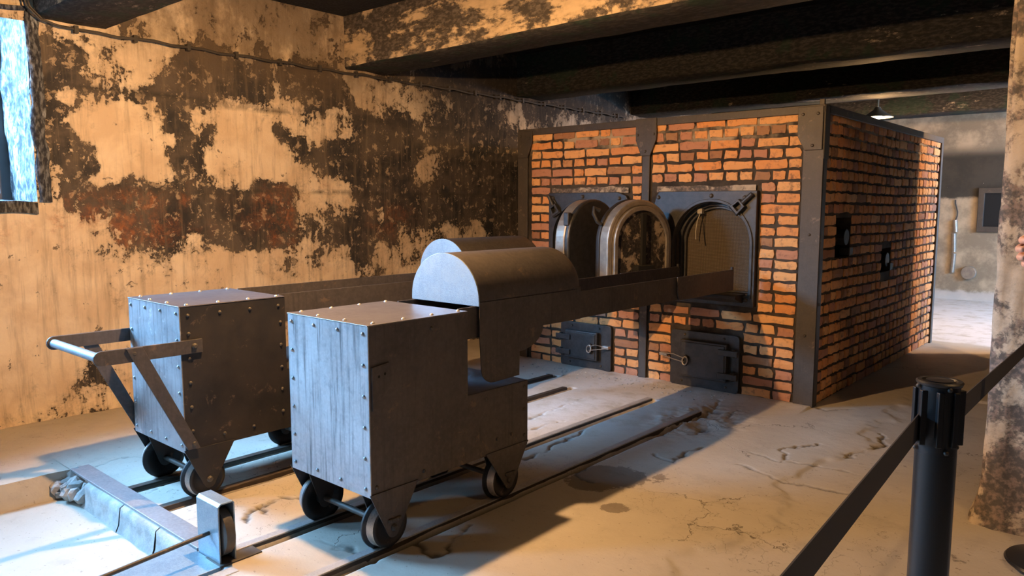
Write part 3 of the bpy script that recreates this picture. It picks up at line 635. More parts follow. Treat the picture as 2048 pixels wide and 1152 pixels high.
# roller bracket at the kerb end, with its long rod
rl = thing('roller_bracket', (-2.79, 1.40, 0), 'steel box bracket holding a dark roller at the kerb end', 'roller')
hx0, hx1, hy0, hy1, hz = -2.885, -2.71, 1.362, 1.432, 0.245
o2 = [(hx1, 0), (hx0, 0)] ; 
prof = [(hy0, 0.0), (hy0, hz - .012), (hy0 + .012, hz), (hy1 - .008, hz), (hy1, hz - .008), (hy1, 0.0)]
inn = [(hy0 + .006, 0.0), (hy0 + .006, hz - .014), (hy0 + .014, hz - .006), (hy1 - .010, hz - .006), (hy1 - .006, hz - .010), (hy1 - .006, 0.0)]
MB().prism(prof + inn[::-1], 'x', hx0, hx1).build('housing', M['galv'], rl, .0015)
MB().box(hx0, hx0 + .006, hy0 + .004, hy1 - .004, 0, hz - .006).build('housing_back', M['galv'], rl)
MB().lathe([(0.0, -.022), (.085, -.022), (.098, -.018), (.100, 0), (.098, .018), (.085, .022), (0.0, .022)], 'y', (-2.775, 1.397, .115), 40).build('roller', M['iron'], rl, 0, True)
MB().cyl((-2.79, 1.395, .112), (-2.72, .25, .06), .0085, n=14).build('rod', M['iron'], rl, 0, True)
MB().box(hx0 - .09, hx1 + .02, 1.00, 1.36, -.012, .004).build('base_plate', M['galv'], rl, .002)
MB().box(hx1 - .1, hx1 + .02, 1.352, hy1 + .10, -.01, .006).build('foot_plate', M['iron'], rl, .002)

# ------------------------------------------------------------------ furnace
fur = thing('brick_furnace', ((FXL + FXR) / 2, (FY + FYB) / 2, 0), 'large double-mouthed orange brick furnace bound with iron straps', 'furnace')
R_ARCH = dict(cx=-2.603, r=.31, spring=1.115, bot=.745); L_ARCH = dict(cx=-3.775, r=.31, spring=1.115, bot=.745)
ASH = [(-4.00, -3.475, .005, .395), (-2.916, -2.35, .005, .44)]
PLATES = [(-4.139, -3.319, .665, 1.505), (-3.098, -2.253, .665, 1.505)]
mouths = [(A['cx'] - .30, A['cx'] + .30, A['bot'] + .01, A['spring'] + .30) for A in (L_ARCH, R_ARCH)]
def holed(mb, u0, u1, w0, w1, holes, put):
    us = sorted({u0, u1, *[h[0] for h in holes], *[h[1] for h in holes]}); ws = sorted({w0, w1, *[h[2] for h in holes], *[h[3] for h in holes]})
    for a, b in zip(us[:-1], us[1:]):
        for c, d in zip(ws[:-1], ws[1:]):
            mu, mw = (a+b)/2, (c+d)/2
            if not any(h[0] < mu < h[1] and h[2] < mw < h[3] for h in holes): put(mb, a, b, c, d)
SIDEH = [(5.60, 5.93, 1.02, 1.31), (6.74, 7.02, .84, 1.04)]
core = MB().box(FXL + .14, FXR - .14, FY + .30, FYB - .012, -.02, FTOP - .02)
core.build('furnace_core', M['soot'], fur)
mm = MB(); REC = 0.012
holed(mm, FXL + REC, FXR - REC, 0.0, FTOP - .03, mouths, lambda q, a, b, c, d: q.box(a, b, FY + REC, FY + .305, c, d))
holed(mm, FY + .30, FYB - REC, 0.0, FTOP - .03, SIDEH, lambda q, a, b, c, d: q.box(FXR - .15, FXR - REC, a, b, c, d))
mm.box(FXL + REC, FXL + .15, FY + .30, FYB - REC, 0, FTOP - .03); mm.box(FXL + REC, FXR - REC, FY + REC, FYB - REC, FTOP - .06, FTOP - .025)
mm.build('mortar_bed', M['mortar'], fur)
# individual bricks: shared mesh variants (front face towards -y, length along x)
def brick_mesh(L, Hh, seed):
    r = random.Random(seed); D = .05; nx, nz = 5, 3; j = .0055
    vs = []; 
    for ix in range(nx):
        for iz in range(nz):
            u = ix / (nx-1) - .5; w = iz / (nz-1) - .5; e = (ix in (0, nx-1)) + (iz in (0, nz-1))
            vs.append((u * (L - .004 * (e == 2)) + r.uniform(-j, j), -.5 * D + r.uniform(-.0015, .002) + (.004 if e else 0), w * Hh + r.uniform(-j, j) * .9))
    fs = [(ix*nz+iz, (ix+1)*nz+iz, (ix+1)*nz+iz+1, ix*nz+iz+1) for ix in range(nx-1) for iz in range(nz-1)]
    bord = [ix*nz for ix in range(nx)] + [(nx-1)*nz+iz for iz in range(1, nz)] + [ix*nz+nz-1 for ix in range(nx-2, -1, -1)] + [iz for iz in range(nz-2, 0, -1)]
    n = len(vs); vs += [(vs[i][0], D/2, vs[i][2]) for i in bord]
    fs += [(bord[k], n+k, n+(k+1) % len(bord), bord[(k+1) % len(bord)]) for k in range(len(bord))]
    mb = MB(); mb.add(vs, fs); return mb
VAR = {'s': [brick_mesh(.219, .0585, i) for i in range(9)], 'h': [brick_mesh(.098, .0585, 50+i) for i in range(9)]}
VME = {k: [b.mesh('brick') for b in v] for k, v in VAR.items()}
for v in VME.values():
    for me in v: me.materials.append(M['brick'])
COURSE = 0.0785; NC = 26; Z0 = -0.005
front, side = [], []
def fill(u0, u1, z, kinds, out):
    u = u0; first = True
    while u < u1 - .03:
        k = kinds(first); first = False; L = (.24 if k == 's' else .118) + random.uniform(-.012, .014)
        rem = u1 - u
        if rem < .09 and u > u0:
            q = out[-1]; out[-1] = (q[0] + rem / 2, q[1], q[2] + rem, 's' if q[2] + rem > .17 else 'h'); break
        if rem < L * 1.25: L = rem if rem > .05 else L
        out.append((u + L / 2, z, min(L, rem), k)); u += L
for c in range(NC):
    z = Z0 + COURSE * (c + .5)
    if z > FTOP - .05: continue
    ex = []
    for a, b, d, e in PLATES + ASH:
        if z + .03 > d and z - .03 < e: ex.append((a - .008, b + .008))
    for a, b in ((FXL + .13, -3.222), (-3.138, FXR - .135)):
        segs = [(a, b)]
        for e0, e1 in ex: segs = [q for s0, s1 in segs for q in ((s0, min(s1, e0)), (max(s0, e1), s1)) if q[1] - q[0] > .045]
        # stretcher and header courses take turns, with irregular bats
        kind = (lambda first, c=c: ('h' if random.random() < .9 else 's') if c % 2 == 0 else (('h' if random.random() < .5 else 's') if first else ('s' if random.random() < .88 else 'h')))
        for s0, s1 in segs: fill(s0, s1, z, kind, front)
    run = [0, 'h']
    def skind(first):
        if run[0] <= 0: run[1] = random.choice(['h', 'h', 's']); run[0] = random.randint(2, 6) if run[1] == 'h' else random.randint(1, 2)
        run[0] -= 1; return run[1]
    segs = [(FY + .075, FYB - .03)]
    for a, b, d, e in SIDEH:
        if z + .03 > d and z - .03 < e: segs = [q for s0, s1 in segs for q in ((s0, min(s1, a)), (max(s0, b), s1)) if q[1] - q[0] > .045]
    for s0, s1 in segs: fill(s0, s1, z, skind, side)
def put_brick(u, z, L, k, is_side):
    nom = .24 if k == 's' else .118
    me = random.choice(VME[k]); zz = z + random.uniform(-.003, .003) + (0.006 * math.sin(u * 2.3 + 1))
    pr = random.uniform(-.003, .003)
    loc = (FXR - .025 + pr, u, zz) if is_side else (u, FY + .025 + pr, zz)
    return place(me, 'brick', None, loc, fur, (0, random.uniform(-.012, .012), PI/2 if is_side else 0), (L / nom, 1, random.uniform(.93, 1.05)))
for q in front: put_brick(*q, False)
side.sort(key=lambda q: q[0])
n_side = max(0, 300 - len(front))
for q in side[:n_side]: put_brick(*q, True)
sv, sf, tint = [], [], []
for q in side[n_side:]:
    u, z, L, k = q; nom = .24 if k == 's' else .118; src = random.choice(VAR[k]); n0 = len(sv); t_ = random.random()
    zz = z + 0.006 * math.sin(u * 2.3 + 1) + random.uniform(-.003, .003); pr = random.uniform(-.003, .003)
    for x, y, w in src.v: sv.append((FXR - .025 + pr - y, u + x * L / nom, zz + w)); tint.append(t_)
    sf += [tuple(i + n0 for i in f) for f in src.f]
mb = MB(); mb.v = sv; mb.f = sf; me = mb.mesh('brickwork'); set_attr(me, 'tint', tint)
o = link(me, 'brickwork', M['brick'], fur); o['kind'] = 'stuff'
# iron frame
I = M['iron']
def post(name, pts, a, b, axis='z'): return MB().prism(pts, axis, a, b).build(name, I, fur, .002)
T = .012
MB().box(FXR - .125, FXR + T, FY - T, FY + .004, 0, FTOP).build('corner_post', I, fur, .003)
MB().box(FXR - .004, FXR + T, FY - T + .002, FY + .07, 0, FTOP - .36).build('post_flange', I, fur, .003)
MB().box(FXR - .004, FXR + .016, FY - T + .002, FY + .085, FTOP - .36, FTOP).build('post_flange', I, fur, .003)
MB().box(FXL, FXL + .10, FY - T, FY + .004, 0, FTOP).build('corner_post', I, fur, .003)
MB().box(FXL - T, FXL + .004, FY - T, FY + .07, 0, FTOP).build('post_flange', I, fur, .003)
MB().box(-3.214, -3.146, FY - T, FY + .004, .0, FTOP - .1).build('middle_strap', I, fur, .004)
G2 = FY - .024
def gusset(pts): return MB().prism(pts, 'y', G2, FY - T + .001).build('gusset_plate', I, fur, .003)
gusset([(FXR - .165, FTOP - .01), (FXR + .004, FTOP - .01), (FXR + .004, FTOP - .30), (FXR - .115, FTOP - .30), (FXR - .165, FTOP - .20)])
gusset([(-3.27, FTOP + .005), (-3.085, FTOP + .005), (-3.085, FTOP - .16), (-3.14, FTOP - .285), (-3.22, FTOP - .285), (-3.27, FTOP - .16)])
gusset([(FXL - .005, FTOP - .02), (FXL + .16, FTOP - .02), (FXL + .16, FTOP - .12), (FXL + .105, FTOP - .25), (FXL - .005, FTOP - .25)])
MB().box(FXL, -3.27, FY - T - .004, FY + .06, FTOP - .055, FTOP).build('top_rail', I, fur, .003)
MB().box(-3.085, FXR + .01, FY - T - .004, FY + .06, FTOP - .055, FTOP).build('top_rail', I, fur, .003)
MB().box(FXR - .06, FXR + .016, FY + .06, FYB, FTOP - .055, FTOP).build('top_rail', I, fur, .003)
MB().box(FXR - .06, FXR + .014, FYB - .06, FYB + .01, 0, FTOP - .02).build('corner_post', I, fur, .003)
MB().box(FXR - .03, FXR + .004, FY - .008, FY + .012, FTOP - .002, FTOP + .035).build('bolt_lug', I, fur, .003)
bolt = MB().lathe([(0, -.008), (.006, -.008), (.0105, -.003), (.0115, .004), (.0115, .006)], 'y', n=10).mesh('bolt'); bolt.materials.append(M['iron'])
for x, z in ((FXR - .03, FTOP - .06), (FXR - .13, FTOP - .06), (FXR - .06, FTOP - .27), (-3.25, FTOP - .12), (-3.105, FTOP - .12), (-3.18, FTOP - .25), (FXL + .03, FTOP - .06), (FXL + .13, FTOP - .08), (FXL + .04, FTOP - .22)):
    place(bolt, 'bolt', None, (x, G2, z), fur)
for z in (.5, 1.2): place(bolt, 'bolt', None, (FXR - .06, FY - T, z), fur)
place(bolt, 'bolt', None, (FXR + T, FY + .03, .72), fur, (0, 0, PI/2))
def arch(cx, r, spring, bot, n=20):
    return [(cx - r, bot)] + [(cx - r * math.cos(PI * i / n), spring + r * math.sin(PI * i / n)) for i in range(n + 1)] + [(cx + r, bot)]
def arch_dense(cx, r, spring, bot, n=24, nb=8):
    """arch outline sampled to n+1 arc points plus sides"""
    pts = [(cx - r, bot + (spring - bot) * i / nb) for i in range(nb)]
    pts += [(cx - r * math.cos(PI * i / n), spring + r * math.sin(PI * i / n)) for i in range(n + 1)]
    pts += [(cx + r, spring - (spring - bot) * (i + 1) / nb) for i in range(nb)]
    return pts
def plate_outline(x0, x1, z0, z1, inner, cx, rc, round_left):
    """points on the rounded rectangle hit by rays from the arch centre through the inner outline points"""
    zc = 1.05; out = []
    for x, z in inner:
        dx, dz = x - cx, z - zc; k = 1e9
        if dx > 0: k = min(k, (x1 - cx) / dx)
        if dx < 0: k = min(k, (x0 - cx) / dx)
        if dz > 0: k = min(k, (z1 - zc) / dz)
        if dz < 0: k = min(k, (z0 - zc) / dz)
        out.append([cx + dx * k, zc + dz * k])
    for cxn, czn in ((x0, z0), (x1, z0), (x0, z1), (x1, z1)):
        i = min(range(len(out)), key=lambda i: (out[i][0]-cxn)**2 + (out[i][1]-czn)**2)
        q = .03 if ((cxn == x0) == round_left and czn == z1) else 0.0
        out[i] = [cxn + (q if cxn == x0 else -q), czn - (q if czn == z1 else -q)]
    return [tuple(p) for p in out]
for k, (A, PL) in enumerate(zip((L_ARCH, R_ARCH), PLATES)):
    cx = A['cx']; inner = arch_dense(cx, A['r'], A['spring'], A['bot'])
    outer = plate_outline(*PL, inner, cx, .05, k == 1)
    pl = MB().ring(outer, inner, 'y', FY - .030, FY + .012).build('mouth_plate', M['cast'], fur, .004)
    pl['label'] = ['dark cast plate around the furnace mouth nearer the left wall', 'dark cast plate around the furnace mouth nearer the corner post'][k]
    lip_o = arch_dense(cx, A['r'] + .022, A['spring'], A['bot'] - .018); MB().ring(lip_o, inner, 'y', FY - .040, FY - .028).build('mouth_lip', M['cast'], fur, .003)
    # stepped recess and inner frame
    for j, (dr, y0, y1) in enumerate(((.0, FY + .010, FY + .10), (.024, FY + .05, FY + .12), (.045, FY + .085, FY + .13))):
        MB().ring(arch_dense(cx, A['r'] + .01, A['spring'], A['bot'] - .008), arch_dense(cx, A['r'] - dr - .004, A['spring'], A['bot'] + dr * .4), 'y', y0, y1).build('recess_ring', M['cast'], fur, .003)
    MB().prism(arch(cx, A['r'] - .03, A['spring'], A['bot'] + .01, 24), 'y', FY + .118, FY + .128).build('mouth_cover', M['burlap'] if k else M['soot'], fur)
    if k:
        for p in arch_dense(cx, A['r'] - .026, A['spring'], A['bot'] + .03)[2::4]:
            place(bolt, 'screw', None, (p[0], FY + .083, p[1]), fur, (0, 0, 0), (.45, .6, .45))
    for bx, bz in [(PL[0] + .05, PL[3] - .045), ((PL[0]+PL[2-1])/2 if False else cx - .0, PL[3] - .035), (PL[1] - .09, PL[3] - .05), (PL[1] - .06, PL[2] + .05), (PL[0] + .06, PL[2] + .05)]:
        place(bolt, 'bolt', None, (bx, FY - .030, bz), fur, (0, 0, 0), (1.5, 1.8, 1.5))
# latches on the plates
def latch(cx, cz, ang, k):
    r = Matrix.Rotation(ang, 4, 'Y'); mb = MB()
    mb.ring([(-.042, -.05), (.042, -.05), (.036, .035), (-.036, .035)], [(-.026, -.03), (.026, -.03), (.022, .02), (-.022, .02)], 'y', FY - .075, FY - .032)
    mb.cyl((0, FY - .055, .03), (0, FY - .055, .13), .016, n=12); mb.cyl((-.045, FY - .055, -.048), (.045, FY - .055, -.048), .014, n=10)
    out = MB(); out.f = mb.f; out.v = [tuple((r @ Vector((v[0], 0, v[2]))) + Vector((cx, v[1], cz))) for v in mb.v]
    return out.build('latch', M['cast'], fur, .003)
latch(-2.375, 1.395, math.radians(48), 0); 
lt = MB()
for i in range(3):
    c = Vector((-4.10 + i * .028, FY - .045, 1.455 - i * .035)); pts = [c + Vector((.016 * math.cos(t) * (1 if i % 2 else .5) + .011 * math.sin(t), .012 * math.cos(t) * (.3 if i % 2 else 1), -.024 * math.sin(t))) for t in np.linspace(0, 2*PI, 13)]
    lt.tube(pts, .006, 6)
lt.build('chain', M['cast'], fur, 0, True)
latch(-4.055, 1.365, math.radians(-30), 1)
# cable tie seal on the right mouth
MB().box(-2.755, -2.715, FY + .045, FY + .085, 1.335, 1.375).build('seal_clip', M['tagm'], fur, .004)
MB().tube([(-2.735, FY + .06, 1.34), (-2.755, FY + .05, 1.28), (-2.765, FY + .05, 1.20), (-2.768, FY + .06, 1.14)], .004, 6).build('seal_strap', M['tagm'], fur, 0, True)
MB().tube([(-2.725, FY + .06, 1.34), (-2.728, FY + .10, 1.25), (-2.722, FY + .11, 1.15), (-2.71, FY + .11, 1.09)], .003, 6).build('seal_cord', M['soot'], fur, 0, True)

# furnace door leaves, swung open
def leaf(name, hinge, ang, flip, label):
    """leaf built flat: hinge at local origin, leaf along +x (0..W), inner lined face towards +y*flip"""
    W, zb, zt = .64, .735, 1.445
    o = bpy.data.objects.new(name, None); col.objects.link(o); o.parent = fur; o.matrix_parent_inverse = fur.matrix_basis.inverted()
    o.location = hinge; o.rotation_euler = (0, 0, ang); o['label'] = label
    r = W/2; cx = r + .02; sp = zt - r
    def mk(mb, nm, mat, bev=.004, smooth=False):
        q = mb.build(nm, mat, None, bev, smooth); q.parent = o; return q
    s = flip
    body = arch(cx, r, sp, zb, 30)
    mk(MB().prism(body, 'y', 0.0, -s * .045), 'leaf_plate', M['cast'] if s < 0 else M['black'], .014)
    mk(MB().ring(arch_dense(cx, r - .004, sp, zb + .004), arch_dense(cx, r - .05, sp, zb + .03), 'y', -s*.002, s * .095), 'leaf_rim', M['rimcast'], .018)
    mk(MB().ring(arch_dense(cx, r - .050, sp, zb + .03), arch_dense(cx, r - .085, sp, zb + .05), 'y', -s*.002, s * .120), 'lining_edge', M['rimcast'], .006)
    mk(MB().prism(arch(cx, r - .085, sp, zb + .05, 24), 'y', 0, s * .105), 'lining', M['refr'], .004)
    for z in (zb + .12, zt - .30):
        mk(MB().box(-.05, .14, -s * .055, -s * .035, z - .035, z + .035), 'hinge_strap', M['black'], .004)
        mk(MB().cyl((-.03, -s * .045, z - .055), (-.03, -s * .045, z + .055), .022, n=14), 'hinge_knuckle', M['black'], .003)
    return o, mk, (W, zb, zt, cx, sp, r)
la, mk, g = leaf('door_leaf', (-3.415, FY - .055, 0), math.radians(-93), -1, 'open cast furnace door seen from its black outer side')
W, zb, zt, cx_, sp, r_ = g
# outer face of this leaf looks to +x world: local y sign = +; eye bolt with hook
ring = [(.30 + .018 * math.cos(t), .062, 1.17 + .022 * math.sin(t)) for t in np.linspace(0, 2*PI, 15)]
q = mk(MB().tube(ring, .0045, 6), 'hook_ring', M['wire'], 0, True)
q = mk(MB().tube([(.30, .064, 1.15), (.305, .068, 1.115), (.295, .066, 1.085), (.285, .064, 1.10)], .0045, 6), 'hook', M['wire'], 0, True)
q = mk(MB().cyl((.30, .04, 1.17), (.30, .066, 1.17), .007, n=8), 'eye_bolt', M['wire'], 0)
q = mk(MB().box(.60, .645, -.02, .03, zt - .20, zt - .10), 'latch_nose', M['cast'], .008)
lb, mk2, g = leaf('door_leaf', (-2.965, FY - .055, 0), math.radians(-106), 1, 'open cast furnace door showing its burnt lining')
q = mk2(MB().box(.315, .355, .10, .128, .80, 1.34), 'lining_bar', M['soot'], .003)
q = mk2(MB().box(.255, .42, .10, .16, .78, .96), 'lining_box', M['soot'], .006)
q = mk2(MB().tube([(.63, -.03, 1.36), (.67, -.05, 1.38), (.69, -.03, 1.34), (.67, -.01, 1.28), (.64, 0, 1.26)], .014, 8), 'latch_nose', M['cast'], 0, True)
MB().box(-3.05, -2.93, FY - .09, FY - .028, .80, .92).build('hinge_block', M['black'], fur, .006)
MB().box(-3.05, -2.93, FY - .09, FY - .028, 1.10, 1.22).build('hinge_block', M['black'], fur, .006)
MB().box(-3.44, -3.36, FY - .09, FY - .028, .82, .94).build('hinge_block', M['black'], fur, .006)
MB().box(-3.44, -3.36, FY - .09, FY - .028, 1.10, 1.22).build('hinge_block', M['black'], fur, .006)
MB().box(-3.04, -2.96, FY - .16, FY - .028, .70, 1.24).build('hinge_bracket', M['black'], fur, .006)
# sill bracket under the right mouth
for A in (L_ARCH, R_ARCH):
    MB().prism([(FY - .035, .69), (FY - .16, .73), (FY - .16, .755), (FY + .05, .755)], 'x', A['cx'] - .27, A['cx'] + .27).build('mouth_sill', M['black'], fur, .004)

# ash doors
for k, (x0, x1, z0, z1) in enumerate(ASH):
    s = 1 if k == 0 else -1                  # k=0: hinges on the left, ring on the right
    cxx, czz = (x0+x1)/2, (z0+z1)/2; rr = .03
    pts = []
    for qx, qz, a0 in ((x1-rr, z1-rr, 0), (x0+rr, z1-rr, 90), (x0+rr, z0+rr, 180), (x1-rr, z0+rr, 270)):
        for i in range(5): t = math.radians(a0 + i * 22.5); pts.append((qx + rr * math.cos(t), qz + rr * math.sin(t)))
    ap = MB().prism(pts, 'y', FY - .022, FY + .012).build('ash_frame', M['cast'], fur, .003)
    hx = x0 if k == 0 else x1
    dx0, dx1 = (x0 + .07, x1 - .115) if k == 0 else (x0 + .105, x1 - .08)
    ad = MB().box(dx0, dx1, FY - .065, FY - .020, z0 + .085, z1 - .065).build('ash_door', M['cast'], fur, .006)
    MB().box(dx0 + .015, dx1 - .015, FY - .072, FY - .064, z0 + .10, z1 - .08).build('ash_door_panel', M['cast'], ad, .003)
    for z in (z0 + .135, z1 - .125):
        MB().box(min(hx - s*.012, hx + s*.14), max(hx - s*.012, hx + s*.14), FY - .084, FY - .070, z - .022, z + .022).build('hinge_strap', M['cast'], ad, .003)
        MB().cyl((hx + s*.03, FY - .06, z - .03), (hx + s*.03, FY - .06, z + .03), .016, n=12).build('hinge_knuckle', M['cast'], ad, .002)
    px = (dx1 - .055) if k == 0 else (dx0 + .055); pz = czz - .005
    MB().prism([(px + .03 * math.cos(t) * .7, pz + .045 * math.sin(t)) for t in np.linspace(0, 2*PI, 17)[:-1]], 'y', FY - .086, FY - .070).build('ring_pad', M['black'], ad, .003)
    MB().tube([(px - s*.004 + .022 * math.cos(t), FY - .095 + .006 * math.sin(t), pz + .030 * math.sin(t)) for t in np.linspace(0, 2*PI, 17)], .0055, 7).build('ring', M['wire'], ad, 0, True)
    ex = (x1 - .05) if k == 0 else (x0 - .03)
    MB().tube([(px, FY - .10, pz + .02), ((px+ex)/2, FY - .095, pz + .042), (ex, FY - .06, pz + .028), (ex + s*.015, FY - .06, pz + .012), ((px+ex)/2, FY - .09, pz + .0), (px, FY - .10, pz - .01)], .0035, 6).build('wire_loop', M['wire'], ad, 0, True)
    MB().box(min(ex - s*.02, ex + s*.05), max(ex - s*.02, ex + s*.05), FY - .062, FY - .02, pz + .008, pz + .034).build('catch', M['wire'], ap, .005)
    for bx, bz in ((x0 + .10, z0 + .04), (x1 - .10, z0 + .04), (x1 - .12, z1 - .03), (x0 + .12, z1 - .03)): place(bolt, 'bolt', None, (bx, FY - .022, bz), fur)
# damper housings seen in the side openings
for y0, y1, z0, z1 in SIDEH:
    MB().cyl((FXR - .09, y1 - .08, (z0+z1)/2), (FXR - .01, y1 - .08, (z0+z1)/2), .06, n=18).build('damper_tube', M['black'], fur, .004)
    MB().box(FXR - .07, FXR + .01, y1 - .06, y1 + .02, z0 + .01, z0 + .07).build('damper_lug', M['black'], fur, .006)

# ------------------------------------------------------------------ trolleys
rivet = MB().lathe([(0, -.0075), (.004, -.0068), (.0075, -.0045), (.009, 0.0)], 'y', n=10).mesh('rivet', True)
rivet_pale = rivet.copy(); rivet_pale.materials.append(M['strip'])
wheel_r = .095
def wheel_mesh():
    mb = MB()
    prof = [(.030, -.028), (.066, -.022), (.072, -.028), (wheel_r - .006, -.028), (wheel_r - .002, .010), (wheel_r + .012, .016), (wheel_r + .012, .028), (.074, .028), (.068, .020), (.030, .016)]
    mb.lathe(prof + [prof[0]], 'x', n=36); mb.lathe([(0.0, -.036), (.028, -.036), (.030, -.03), (.030, .03), (.028, .036), (0.0, .036)], 'x', n=20); return mb
wm = wheel_mesh().mesh('wheel', True); wm.materials.append(M['black']); wm.materials.append(M['tyre'])
for p in wm.polygons:
    rr = math.hypot(p.center[1], p.center[2])
    if rr > wheel_r - .007 and p.center[0] < .012: p.material_index = 1
def trolley(xr, yf, ext, handle, label, trough_y, trough_end):
    """xr: right face, yf: front face"""
    t = thing('trolley', (xr - .275, yf + .5, 0), label, 'trolley', 'loading trolleys on rails')
    xl, yr, zt, zb = xr - .55, yf + .545, .940, .255; ye = yf + .955; ze = .563
    S = .005; side = M['brown'] if not handle else M['black']
    outline = [(yf + S, zb), (ye, zb), (ye, ze), (yr, ze), (yr, zt - S), (yf + S, zt - S)]
    for x0, x1 in ((xr - S, xr), (xl, xl + S)):
        MB().prism(outline, 'x', x0, x1).build('side_plate', side, t, .002)
    MB().box(xl, xr + .001, yf, yf + S, zb - .004, zt - .001).build('front_plate', M['scuffed'] if handle else M['frontpaint'], t, .002)
    MB().box(xl - .002, xr + .002, yf - .002, yr, zt - S, zt).build('top_plate', M['topsteel'], t, .002)
    MB().box(xl + S, xr - S, yr - S, yr, ze, zt - S).build('rear_plate', side, t, .001)
    MB().box(xl, xr, yr, ye + .001, ze - S, ze).build('deck_plate', M['topsteel'] if not handle else M['black'], t, .002)
    MB().box(xl + S, xr - S, ye - S, ye, zb, ze - S).build('end_plate', side, t, .001)
    MB().box(xl + S, xr - S, yf + S, ye - S, zb, zb + S).build('bottom_plate', M['black'], t)
    def rv(x, y, z, rot): place(rivet if rot == sideR else rivet_pale, 'rivet', None, (x, y, z), t, rot)
    sideR = (0, 0, PI/2)
    w = xr - xl
    for i in range(4): rv(xl + .03 + (w - .06) * i / 3, yf, zt - .035, (0, 0, 0)); rv(xl + .03 + (w - .06) * i / 3, yf, zb + .03, (0, 0, 0))
    for i in range(1, 5):
        for x in (xl + .03, xr - .03): rv(x, yf, zb + .03 + (zt - zb - .065) * i / 5, (0, 0, 0))
    for i in range(4):
        for x in (xl + .03, xr - .03): rv(x, yf + .05 + (yr - yf - .08) * i / 3, zt, (-PI/2, 0, 0))
    for i in range(1, 3): rv(xl + w * i / 3, yf + .03, zt, (-PI/2, 0, 0))
    if handle:
        for i in range(4): rv(xr, yf + .04 + (yr - yf - .08) * i / 3, zt - .045, sideR)
        for i in range(5):
            rv(xr, yf + .04, zt - .13 - .115 * i, sideR); rv(xr, yr - .03, zt - .13 - .115 * i, sideR)
        for i in range(1, 3): rv(xr, yf + .04 + (yr - yf - .08) * i / 3, zb + .05, sideR)
    else:
        for z in (ze - .03, ze - .14, zb + .04): rv(xr, ye - .025, z, sideR)
        for y in (yf + .03, yf + .28, ye - .22, ye - .12): rv(xr, y, zb + .035 + (0.03 if y > yr else 0), sideR)
        rv(xr, yr + .12, ze - .04, sideR); rv(xr, yf + .33, zt - .05, sideR)
    # wheel brackets, wheels, axles
    for y_, yo in ((yf + .108, 0), (yf + .815, 1)):
        az = wheel_r + .008
        MB().cyl((xl + .02, y_, az), (xr - .02, y_, az), .013, n=14).build('axle', M['iron'], t, 0, True)
        for x0, out in ((xr, 1), (xl, -1)):
            for xo in ((0.0,) if True else ()):
                xa, xb = (x0 - .005, x0) if out > 0 else (x0, x0 + .005)
                tip = [(y_ + .030 * math.cos(a), az - .012 + .030 * math.sin(a)) for a in np.linspace(math.radians(200), math.radians(340), 7)]
                half = (.115, .135) if not yo else (.16, .14)
                MB().prism([(y_ + half[1], zb + .010), (y_ - half[0], zb + .010)] + tip, 'x', xa + out * .0055, xb + out * .0055).build('wheel_bracket', M['brown'] if not handle else M['black'], t, .001)
                xi = x0 - out * .088
                MB().prism([(y_ + .09, zb + .004), (y_ - .09, zb + .004)] + tip, 'x', xi - .0025, xi + .0025).build('wheel_bracket', M['black'], t)
            place(wm, 'wheel', None, (x0 - out * .045, y_, az), t, (0, 0, 0 if out < 0 else PI))
            MB().lathe([(0, -.012), (.011, -.012), (.013, -.006), (.013, .004)], 'y', n=8).mesh('b')
            place(bolt, 'axle_nut', None, (x0 + out * .006, y_, az), t, (0, 0, out * PI/2), (1.4, 1.6, 1.4))
            if not handle and out > 0:
                MB().box(x0 + .004, x0 + .015, y_ - .030, y_ + .036, az + .026, az + .040).build('axle_keeper', M['iron'], t, .003)
                for dy in (-.016, .020): place(bolt, 'bolt', None, (x0 + .012, y_ + dy, az + .033), t, (0, 0, PI/2), (.8, .8, .8))
    # loading trough: a long U channel through the body
    cx = xr - .26; hw = .205; z0, z1 = .800, .945
    sec = [(cx - hw, z1), (cx - hw, z0), (cx + hw, z0), (cx + hw, z1), (cx + hw - .006, z1), (cx + hw - .006, z0 + .006), (cx - hw + .006, z0 + .006), (cx - hw + .006, z1)]
    tr = MB().prism(sec, 'y', yr - .003, trough_end - .75).build('trough', M['brown'], t, .0015)
    hw2 = hw + .008; e0 = trough_end - .80
    for sx in (-1, 1):
        xa = cx + sx * hw2 - .004; rr = .06
        pts = [(e0, z1 + .002), (e0, z0 + rr)] + [(e0 + rr - rr * math.cos(a), z0 - .004 + rr - rr * math.sin(a)) for a in np.linspace(0.2, PI/2, 6)] + [(trough_end, z0 - .004), (trough_end, z1 + .002)]
        MB().prism(pts, 'x', xa, xa + .008).build('trough_end_cheek', M['brown'], tr, .002)
        MB().box(xa - .004, xa + .012, trough_end - .03, trough_end - .012, z1 - .01, z1 + .020).build('trough_lug', M['black'], tr, .002)
    MB().box(cx - hw, cx + hw, e0 + .04, trough_end, z0 - .004, z0 + .004).build('trough_end_floor', M['brown'], tr)
    if handle:
        hy = yf - .345; hz = .752
        for x0, x1 in ((xr, xr + .012), (xl - .012, xl)):
            a0 = [(hy + .03 * math.cos(a), hz + .032 * math.sin(a)) for a in np.linspace(math.radians(90), math.radians(270), 9)]
            MB().prism(a0 + [(yf + .10, hz - .034), (yf + .10, hz + .030)], 'x', x0, x1).build('handle_arm', M['brown'], t, .002)
            MB().prism([(yf - .245, hz + .03), (yf - .175, hz + .03), (yf + .065, zb + .015), (yf + .005, zb + .015)], 'x', x0 + (.012 if x0 >= xr else -.008), x1 + (.008 if x0 >= xr else -.012)).build('handle_brace', M['brown'], t, .002)
        MB().cyl((xl, hy, hz), (xr, hy, hz), .020, n=20).build('grip', M['galv'], t, 0, True)
